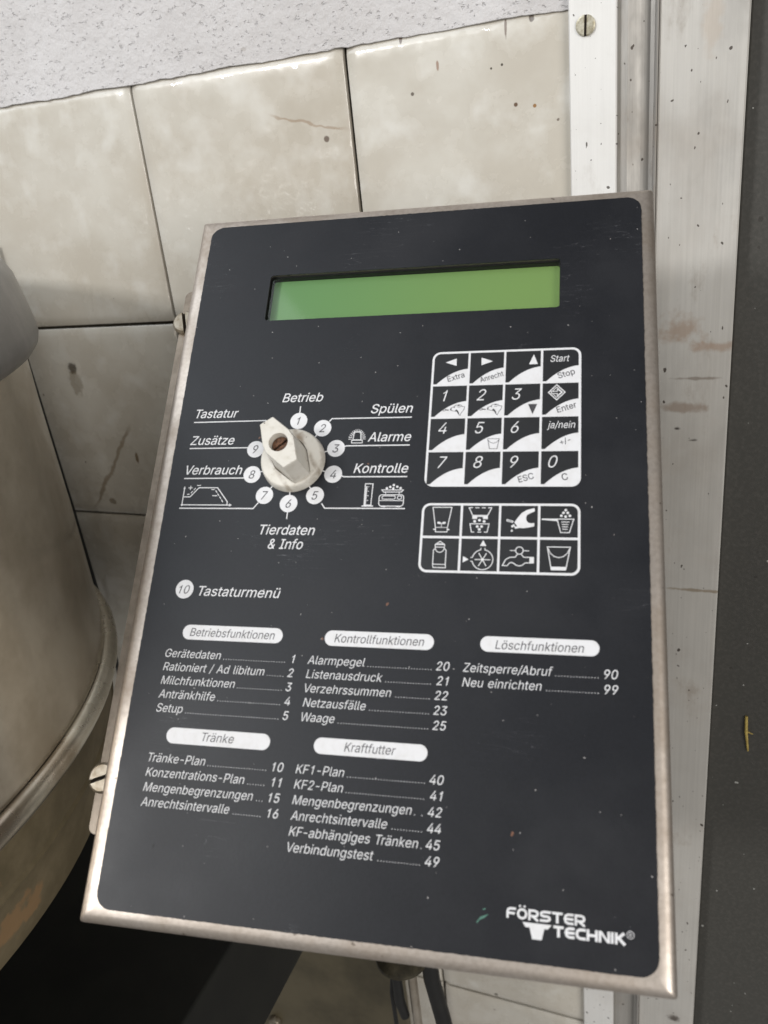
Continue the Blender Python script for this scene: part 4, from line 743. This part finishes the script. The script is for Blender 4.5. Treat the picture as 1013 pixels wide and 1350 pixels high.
def d_pump(F, h):
    F.ring(143.1, 168.35, 4.0, .34, h, 1, -80, 170)
    F.ring(143.1, 168.35, 4.0, .34, h, 1, 192, 258, 10)
    for k_ in range(3): t = math.radians(60*k_); F.line([(143.1-3.0*math.cos(t), 168.35-3.0*math.sin(t)), (143.1+3.0*math.cos(t), 168.35+3.0*math.sin(t))], .34, h, 1)
    F.dot(143.1, 168.35, .6, h+.02, 1)
    F.line([(142.3, 164.5), (142.3, 163.6)], .3, h, 1); F.line([(143.9, 164.5), (143.9, 163.6)], .3, h, 1); F.line([(139.2, 167.6), (138.4, 167.6)], .3, h, 1); F.line([(139.2, 169.1), (138.4, 169.1)], .3, h, 1)
    F.poly([(143.1, 160.5), (144.4, 162.85), (141.9, 162.85)], h, 1); F.poly([(137.7, 168.35), (135.5, 167.1), (135.5, 169.65)], h, 1)
def d_tap(F, h):
    F.ring(157.1, 164.45, 1.45, .34, h, 1); F.line([(153.5, 164.5), (155.6, 164.5)], .3, h, 1); F.line([(158.6, 164.5), (160.8, 164.5)], .3, h, 1)
    F.line([(156.5, 165.8), (155.6, 167.1), (153.6, 167.2), (152.0, 168.1), (150.8, 170.5), (152.6, 170.6), (153.3, 169.6), (154.2, 169.2), (155.1, 169.6), (156.0, 170.3), (157.1, 170.6), (158.3, 170.3), (159.4, 169.3), (162.5, 169.3), (162.5, 167.1), (158.8, 167.1), (157.8, 165.8)], .34, h, 1)
    F.poly([(161.0, 167.1), (162.6, 167.1), (162.6, 169.4), (161.0, 169.4)], h+.01, 1)
def d_bucket(F, h):
    F.line([(167.6, 162.8), (176.2, 162.8), (174.5, 171.8), (169.2, 171.8)], .34, h, 1, True); F.poly([(169.0, 170.6), (174.7, 170.6), (174.5, 171.9), (169.2, 171.9)], h+.01, 1)
    F.line([(167.9, 163.4), (168.7, 165.2), (170.1, 166.5), (171.9, 167.0), (173.7, 166.5), (175.1, 165.2), (175.9, 163.4)], .3, h, 1)
cell(0, 0, 'a mixing beaker', d_mixer); cell(1, 0, 'a powder dispenser', d_dose); cell(2, 0, 'a drinking calf head', d_calf); cell(3, 0, 'a measuring scoop', d_scoop)
cell(0, 1, 'a milk can', d_can); cell(1, 1, 'a rotary pump', d_pump); cell(2, 1, 'a water tap', d_tap); cell(3, 1, 'a filled bucket', d_bucket)

# ---- selector dial print
CU, CV, RR = 61.4, 126.75, 18.95
for k_ in range(9):
    t = math.radians(36*k_); u, v = CU+RR*math.sin(t), CV-RR*math.cos(t); F = Flat()
    F.poly(circle(u, v, 3.85, 40), P0, 0); F.text(str(k_+1), 3.7, P1, c=u, base=v+1.85, mi=1, shear=.24, k=.93, bold=.002)
    a_, b_ = 15.3, (13.4 if k_ else 14.2)
    F.line([(CU+a_*math.sin(t), CV-a_*math.cos(t)), (CU+b_*math.sin(t), CV-b_*math.cos(t))], .45, P0-.01, 0)
    F.build('position_number', [WHITE, DARK], cab, (u, v), label='white disc numbered %d' % (k_+1))
F = Flat(); F.poly(circle(20.8, 183.5, 3.95, 40), P0, 0); F.text('10', 3.5, P1, c=20.75, base=185.35, mi=1, shear=.24, k=.93, bold=.001); F.build('position_number', [WHITE, DARK], cab, (20.8, 183.5), label='white disc numbered 10')
LB = .004
def dial_label(word, u0, u1, base, line, extra=None, cap=4.15):
    F = Flat()
    for (t_, a_, b_, y_) in word if isinstance(word, list) else [(word, u0, u1, base)]: F.text(t_, cap, P0, a_, b_, y_, 0, .23, LB)
    if line: F.line(line, .48, P0-.01, 0)
    if extra: extra(F)
    F.build('dial_label', [WHITE], cab, label='label reading '+(word if isinstance(word, str) else 'Tierdaten & Info'))
dial_label('Betrieb', 52.7, 71.2, 98.6, [(61.4, 100.8), (61.4, 104.2)])
dial_label('Spülen', 93.2, 111.2, 104.8, [(75.2, 108.3), (76.3, 107.0), (111.05, 107.0)])
dial_label('Alarme', 92.9, 111.4, 117.9, [(82.9, 120.1), (84.2, 119.75), (111.05, 119.7)])
dial_label('Kontrolle', 88.1, 111.2, 132.05, [(83.1, 133.3), (84.0, 133.75), (111.0, 133.75)])
dial_label('Tastatur', 12.8, 33.0, 105.5, [(12.35, 107.6), (46.3, 107.3), (48.0, 109.3)])
dial_label('Zusätze', 12.3, 33.0, 118.5, [(12.35, 120.2), (39.9, 120.1), (40.6, 120.5)])
dial_label('Verbrauch', 12.5, 38.6, 132.5, [(12.2, 134.35), (39.9, 134.2), (40.6, 133.7)])
dial_label([('Tierdaten', 50.3, 74.2, 159.3), ('& Info', 54.7, 69.8, 165.4)], 0, 0, 0, [(61.4, 149.4), (61.4, 152.5)])
F = Flat(); F.text('Tastaturmenü', 4.0, P0, 27.2, 62.7, 186.0, 0, .23, LB*.5); F.build('dial_label', [WHITE], cab, label='label reading Tastaturmenü')
# pictograms beside the dial
F = Flat(); F.line([(12.25, 148.05), (46.0, 148.0), (47.9, 145.4)], .48, P0-.01)
F.line([(13.2, 138.6), (13.2, 146.5), (35.3, 146.5)], .42, P0); F.poly([(12.7, 139.2), (13.2, 137.9), (13.7, 139.2)], P0); F.poly([(34.9, 145.8), (36.2, 146.5), (34.9, 147.2)], P0); F.dot(13.2, 146.5, .5, P0+.01)
F.line([(13.6, 142.85), (16.4, 142.85), (19.9, 138.65), (28.5, 138.65), (33.9, 145.0), (33.9, 146.3)], .42, P0)
for a_, b_ in (((14.8, 141.7), (16.0, 141.7)), ((16.5, 141.2), (17.3, 140.2)), ((17.6, 139.8), (18.4, 138.8)), ((18.8, 137.6), (20.6, 137.6)), ((25.8, 139.5), (27.3, 139.5)), ((27.8, 139.9), (28.6, 140.9)), ((28.9, 141.3), (29.7, 142.3)), ((30.0, 142.7), (30.8, 143.7)), ((31.1, 144.1), (31.9, 145.2)), ((15.0, 138.7), (16.9, 138.7)), ((15.95, 137.8), (15.95, 139.6)), ((26.6, 142.3), (28.9, 142.3))): F.line([a_, b_], .36, P0+.01)
F.build('dial_label', [WHITE], cab, label='feeding curve pictogram')
F = Flat()
F.line([(86.5, 113.4), (90.0, 113.4), (90.0, 117.1), (86.5, 117.1)], .42, P0, 0, True); F.line([(86.0, 117.25), (90.6, 117.25), (90.6, 118.5), (86.0, 118.5)], .34, P0+.01, 0, True)
F.V[:] = [(88.2+(u-88.25)*(.8 if v < 115 else 1) if v < 117.2 else u, v, h) for u, v, h in F.V]
for k_ in range(15):
    t = math.radians(180+180*k_/14); a_ = 2.4; b_ = 3.75
    F.line([(88.2+a_*math.cos(t), 116.7+a_*1.35*math.sin(t)*.93), (88.2+b_*math.cos(t), 116.7+b_*1.22*math.sin(t))], .26, P0)
for y in (115.7, 116.5):
    for sg in (-1, 1): F.line([(88.2+sg*2.3, y+.2), (88.2+sg*3.7, y+.2)], .22, P0+.01)
F.build('dial_label', [WHITE], cab, label='warning beacon pictogram')
F = Flat(); F.line([(75.8, 145.6), (77.3, 147.65), (111.05, 147.6)], .48, P0-.01)
F.line([(93.7, 136.9), (96.9, 136.9), (96.75, 146.2), (93.9, 146.2)], .36, P0, 0, True); F.line([(92.9, 146.6), (97.7, 146.6)], .5, P0)
for k_ in range(12): F.line([(94.0, 138.2+k_*.66), (95.5 if k_ % 3 == 0 else 94.8, 138.2+k_*.66)], .22, P0+.01)
F.line([(94.3, 138), (94.3, 146)], .5, P0+.01)
F.line(rrect(100.0, 141.7, 110.2, 146.6, 1.2, 4), .36, P0, 0, True); F.line([(100.1, 144.2), (110.1, 144.2)], .3, P0); F.line(rrect(101.2, 142.2, 106.7, 143.6, .6, 3), .3, P0+.01, 0, True); F.line(rrect(107.6, 142.2, 109.3, 143.6, .6, 3), .3, P0+.01, 0, True)
F.line([(100.9, 139.6), (109.8, 139.6), (109.1, 140.5), (101.6, 140.5)], .34, P0, 0, True); F.line([(102.5, 140.5), (102.5, 141.7)], .3, P0); F.line([(108.2, 140.5), (108.2, 141.7)], .3, P0)
for x, y in ((102.9, 138.9), (104.3, 138.3), (105.6, 138.95), (105.7, 137.5), (107.2, 138.2), (108.6, 138.8)): F.dot(x, y, .52, P0+.02)
F.line([(101, 146.75), (103, 146.75)], .5, P0+.01); F.line([(107.3, 146.75), (109.2, 146.75)], .5, P0+.01)
F.build('dial_label', [WHITE], cab, label='measuring cylinder and scale pictogram')

# ---- menu lists
def heading(u0, u1, v0, v1, word, t0, t1, base):
    F = Flat(); F.poly(rrect(u0, v0, u1, v1, (v1-v0)/2-.02, 9), P0, 0); F.text(word, 3.25, P1, t0, t1, base, 1, .2, .001); F.build('menu_heading', [WHITE, DARK], cab, ((u0+u1)/2, (v0+v1)/2), label='white pill reading '+word)
heading(23.05, 65.8, 198.2, 204.2, 'Betriebsfunktionen', 26.3, 62.5, 202.75); heading(83.15, 126.15, 198.2, 204.2, 'Kontrollfunktionen', 87.1, 122.4, 202.75); heading(143.65, 186.75, 198.0, 203.8, 'Löschfunktionen', 149.2, 181.3, 202.65)
heading(23.1, 65.85, 238.8, 244.8, 'Tränke', 38.0, 51.2, 243.2); heading(83.2, 126.25, 238.7, 244.6, 'Kraftfutter', 95.0, 114.5, 243.1)
KX = 44.0/glyphs('Mengenbegrenzungen', 0, .2)[1]/(3.2/CAPH)
def entry(word, num, ul, ur, base, dots=None):
    F = Flat(); e = F.text(word, 3.25, P0, u0=ul, base=base, shear=.2, k=KX, bold=-.004); F.text(num, 3.25, P0, u1=ur, base=base, shear=.2, k=.93)
    end = ur-(4.2 if len(num) == 1 else 6.9)
    if dots is None:
        n = int((end-e-.9)/1.06)
        xs = [end-1.06*k_ for k_ in range(n+1)]
    else: xs = dots
    for x in xs: F.poly([(x-.11, base-.30), (x+.15, base-.30), (x+.11, base), (x-.15, base)], P0)
    F.build('menu_entry', [WHITE], cab, (ul, base), label='line reading %s %s' % (word, num))
Y1 = [211.6, 217.0, 222.4, 227.8, 233.2]; Y2 = [252.1, 257.5, 263.0, 268.4, 273.8, 279.2]
for y, (w_, n_) in zip(Y1, (('Gerätedaten', '1'), ('Rationiert / Ad libitum', '2'), ('Milchfunktionen', '3'), ('Antränkhilfe', '4'), ('Setup', '5'))): entry(w_, n_, 17.0, 72.0, y)
for y, (w_, n_) in zip(Y2, (('Tränke-Plan', '10'), ('Konzentrations-Plan', '11'), ('Mengenbegrenzungen', '15'), ('Anrechtsintervalle', '16'))): entry(w_, n_, 17.0, 72.3, y)
for y, (w_, n_) in zip(Y1, (('Alarmpegel', '20'), ('Listenausdruck', '21'), ('Verzehrssummen', '22'), ('Netzausfälle', '23'), ('Waage', '25'))): entry(w_, n_, 77.2, 132.6, y)
for y, (w_, n_) in zip(Y2, (('KF1-Plan', '40'), ('KF2-Plan', '41'), ('Mengenbegrenzungen', '42'), ('Anrechtsintervalle', '44'), ('KF-abhängiges Tränken', '45'), ('Verbindungstest', '49'))):
    entry(w_, n_, 77.2, 132.7, y, [122.9, 125.6] if n_ == '42' else [126.0] if n_ == '45' else None)
for y, (w_, n_) in zip(Y1, (('Zeitsperre/Abruf', '90'), ('Neu einrichten', '99'))): entry(w_, n_, 137.6, 193.1, y)

# ---- maker's mark: wide rounded capitals drawn stroke by stroke over a solid T
def mark_letter(F, ch, u, base, w, c, t, h):
    x0, x1, y0, y1, m_ = u+t/2, u+w-t/2, base-c+t/2, base-t/2, base-c*.5; r = .9
    L = lambda *p, cl=False: F.line(list(p), t, h, 0, cl)
    if ch == 'F': L((x0, base), (x0, y0+r), (x0+r*.3, y0+r*.3), (x0+r, y0), (x1+t/2, y0)); F.line([(x0, m_+.1), (x1, m_+.1)], t, h+.004)
    if ch in 'ÖO': F.line(rrect(x0, y0, x1, y1, 1.25, 4), t, h, 0, True)
    if ch == 'Ö': F.dot((x0+x1)/2-.75, base-c-.62, .36, h); F.dot((x0+x1)/2+.75, base-c-.62, .36, h)
    if ch == 'R': L((x0, base), (x0, y0), (x1-r, y0), (x1-.2, y0+.3), (x1, y0+r*.9), (x1-.2, m_+.1), (x1-r, m_+.35), (x0, m_+.35)); F.line([(x0+1.0, m_+.35), (x1+.15, base)], t*1.05, h+.004)
    if ch == 'S': L((x1+t/2, y0), (x0+r, y0), (x0+.2, y0+.25), (x0, (y0+m_)/2), (x0+.2, m_-.2), (x0+r, m_), (x1-r, m_), (x1-.2, m_+.2), (x1, (y1+m_)/2), (x1-.2, y1-.25), (x1-r, y1), (x0-t/2, y1))
    if ch == 'T': L((x0-t/2, y0), (x1+t/2, y0)); F.line([((x0+x1)/2, y0), ((x0+x1)/2, base)], t*1.1, h+.004)
    if ch in 'EC':
        L((x1+t/2, y0), (x0+r*1.2, y0), (x0+.3, y0+.4), (x0, m_), (x0+.3, y1-.4), (x0+r*1.2, y1), (x1+t/2, y1))
        if ch == 'E': F.line([(x0, m_), (x1+t/2, m_)], t, h+.004)
    if ch == 'H': L((x0, base), (x0, base-c)); L((x1, base), (x1, base-c)); F.line([(x0, m_), (x1, m_)], t, h+.004)
    if ch == 'N': L((x0, base), (x0, base-c)); L((x1, base), (x1, base-c)); F.poly([(x0-t/2, base-c), (x0+t*.6, base-c), (x1+t/2, base), (x1-t*.6, base)], h+.004)
    if ch == 'I': L((x0, base), (x0, base-c))
    if ch == 'K': L((x0, base), (x0, base-c)); F.line([(x0+t*.4, m_+.1), (x1, base-c)], t*1.05, h+.004); F.line([(x0+t, m_-.1), (x1+.25, base)], t*1.1, h+.008)
F = Flat(); u = 156.25
for ch, w_ in zip('FÖRSTER', (3.4, 3.7, 3.7, 3.9, 3.7, 3.5, 3.7)): mark_letter(F, ch, u, 292.45, w_-.3, 3.35, .72, P0); u += w_+.06
u = 171.7
for ch, w_ in zip('TECHNIK', (3.6, 3.5, 3.6, 3.8, 3.9, 1.25, 3.6)): mark_letter(F, ch, u, 296.55, w_-.3, 3.4, .82, P0); u += w_-.02
F.poly([(161.6, 293.2), (171.1, 293.2), (169.9, 294.6), (168.75, 294.6), (167.95, 298.0), (164.85, 298.0), (163.95, 294.6), (162.6, 294.6)], P0)
F.ring(196.1, 293.4, 1.1, .17, P0); F.text('R', 1.2, P0, c=196.1, base=294.0, shear=0, k=.95)
F.build('brand_mark', [WHITE], cab)
F = Flat(); F.poly([(146.3, 294.9), (147.6, 293.1), (150.3, 292.0), (148.9, 293.3), (147.3, 294.1), (146.6, 295.2)], P0); F.poly([(148.1, 290.7), (149.4, 290.3), (148.8, 290.9)], P0)
F.build('paint_scuff', [GRPR], cab)
F = Flat(); F.poly([(24.6, 281.8), (25.3, 281.3), (25.1, 282.4), (24.5, 282.8)], P0); F.build('black_fleck', [INNER], cab)

# ---- rotary knob
kc = (CU/1000, -CV/1000)
def kpt(al, pe, h):      # along the pointer, across it
    t = math.radians(-33.5); a = Vector((math.sin(t), math.cos(t))); p = Vector((a.y, -a.x)); q = a*al+p*pe
    return Vector((q.x/1000, q.y/1000, h/1000))
kn = empty('rotary_knob', (kc[0], kc[1], .00034), cab)
bm = bmesh.new(); lathe(bm, [(r/1000, h/1000) for r, h in [(13.9, 0), (13.8, 1.0), (13.4, 3.4), (13.2, 4.1), (12.8, 4.6), (12.2, 4.75), (10.5, 4.2), (8.0, 3.5), (.01, 3.2)]], 80)
bm_obj('base_disc', bm, KNOB, kn, True, 40)
bm = bmesh.new()
top = [(12.0, -3.3), (12.0, 3.3), (1.4, 6.35), (-2.2, 6.35), (-11.2, 3.2), (-11.2, -3.2), (-2.2, -6.35), (1.4, -6.35)]
top = [(11.9, -3.1), (11.9, 3.1), (2.6, 6.3), (-1.2, 6.5), (-11.0, 3.2), (-11.0, -3.2), (-1.2, -6.5), (2.6, -6.3)]
def ringk(P, s_, h, o=0): return [bm.verts.new(kpt(a*s_-(0 if a > 0 else 0), p*s_, h)) for a, p in P]
low = [bm.verts.new(kpt(a*(1.02 if a > 0 else 1.09), p*1.16, 2.6)) for a, p in top]
mid = [bm.verts.new(kpt(a*1.0 if a > 0 else a*1.03, p*1.04, 12)) for a, p in top]
up1 = [bm.verts.new(kpt(a, p, 19.5)) for a, p in top]; up2 = [bm.verts.new(kpt(a*.975, p*.955, 20.0)) for a, p in top]
for A, B in ((low, mid), (mid, up1), (up1, up2)):
    for k_ in range(8): bm.faces.new((A[k_], A[(k_+1) % 8], B[(k_+1) % 8], B[k_]))
hr = 4.05; HN = 32
hole = [bm.verts.new(kpt(.2+hr*math.cos(2*math.pi*k_/HN), hr*math.sin(2*math.pi*k_/HN), 20.0)) for k_ in range(HN)]
he = [bm.edges.new((hole[k_], hole[(k_+1) % HN])) for k_ in range(HN)]; ue = [bm.edges.get((up2[k_], up2[(k_+1) % 8])) for k_ in range(8)]
bmesh.ops.triangle_fill(bm, edges=he+ue, use_beauty=True, use_dissolve=False)
dn = [bm.verts.new(kpt(.2+hr*.97*math.cos(2*math.pi*k_/HN), hr*.97*math.sin(2*math.pi*k_/HN), 15.5)) for k_ in range(HN)]
for k_ in range(HN): bm.faces.new((hole[k_], hole[(k_+1) % HN], dn[(k_+1) % HN], dn[k_]))
bm.faces.new(dn)
g = bm_obj('grip', bm, KNOB, kn, True, 25)
# raised crescent webs either side of the grip
def hw(x):
    L = [(-12.2, 3.7), (-1.3, 7.54), (2.65, 7.3), (12.1, 3.6)]
    for (a0, b0), (a1, b1) in zip(L, L[1:]):
        if x <= a1: return b0+(b1-b0)*(x-a0)/(a1-a0)
    return 3.6
for sg in (-1, 1):
    bm = bmesh.new(); N_ = 18; O = []; I = []; B = []
    for k_ in range(N_+1):
        t = math.radians(-72+144*k_/N_); al, pe = 12.6*math.sin(t), sg*12.6*math.cos(t)
        ia = al*.95; ip = sg*(hw(ia)+.25)
        if abs(pe) < abs(ip): ip = pe*.98
        O.append(bm.verts.new(kpt(al, pe, 4.7))); I.append(bm.verts.new(kpt(ia, ip, 5.6-.7*abs(math.sin(t))))); B.append(bm.verts.new(kpt(ia, ip-sg*.15, 2.8)))
    for k_ in range(N_):
        bm.faces.new((O[k_], O[k_+1], I[k_+1], I[k_])); bm.faces.new((I[k_], I[k_+1], B[k_+1], B[k_]))
    bm_obj('web', bm, KNOB, kn, True, 40)
slotted_head('screw', kpt(.2, 0, 15.6), (0, 0, 1), .0036, .0014, math.radians(40), RUST, kn, .15)
F = Flat(); q = kpt(11.1, -1.1, 20.06)
F.dot(q.x*1000, -q.y*1000, .28, 20.06); o = F.build('pointer_mark', [SLOT], kn)
# grime caught on the panel round the knob
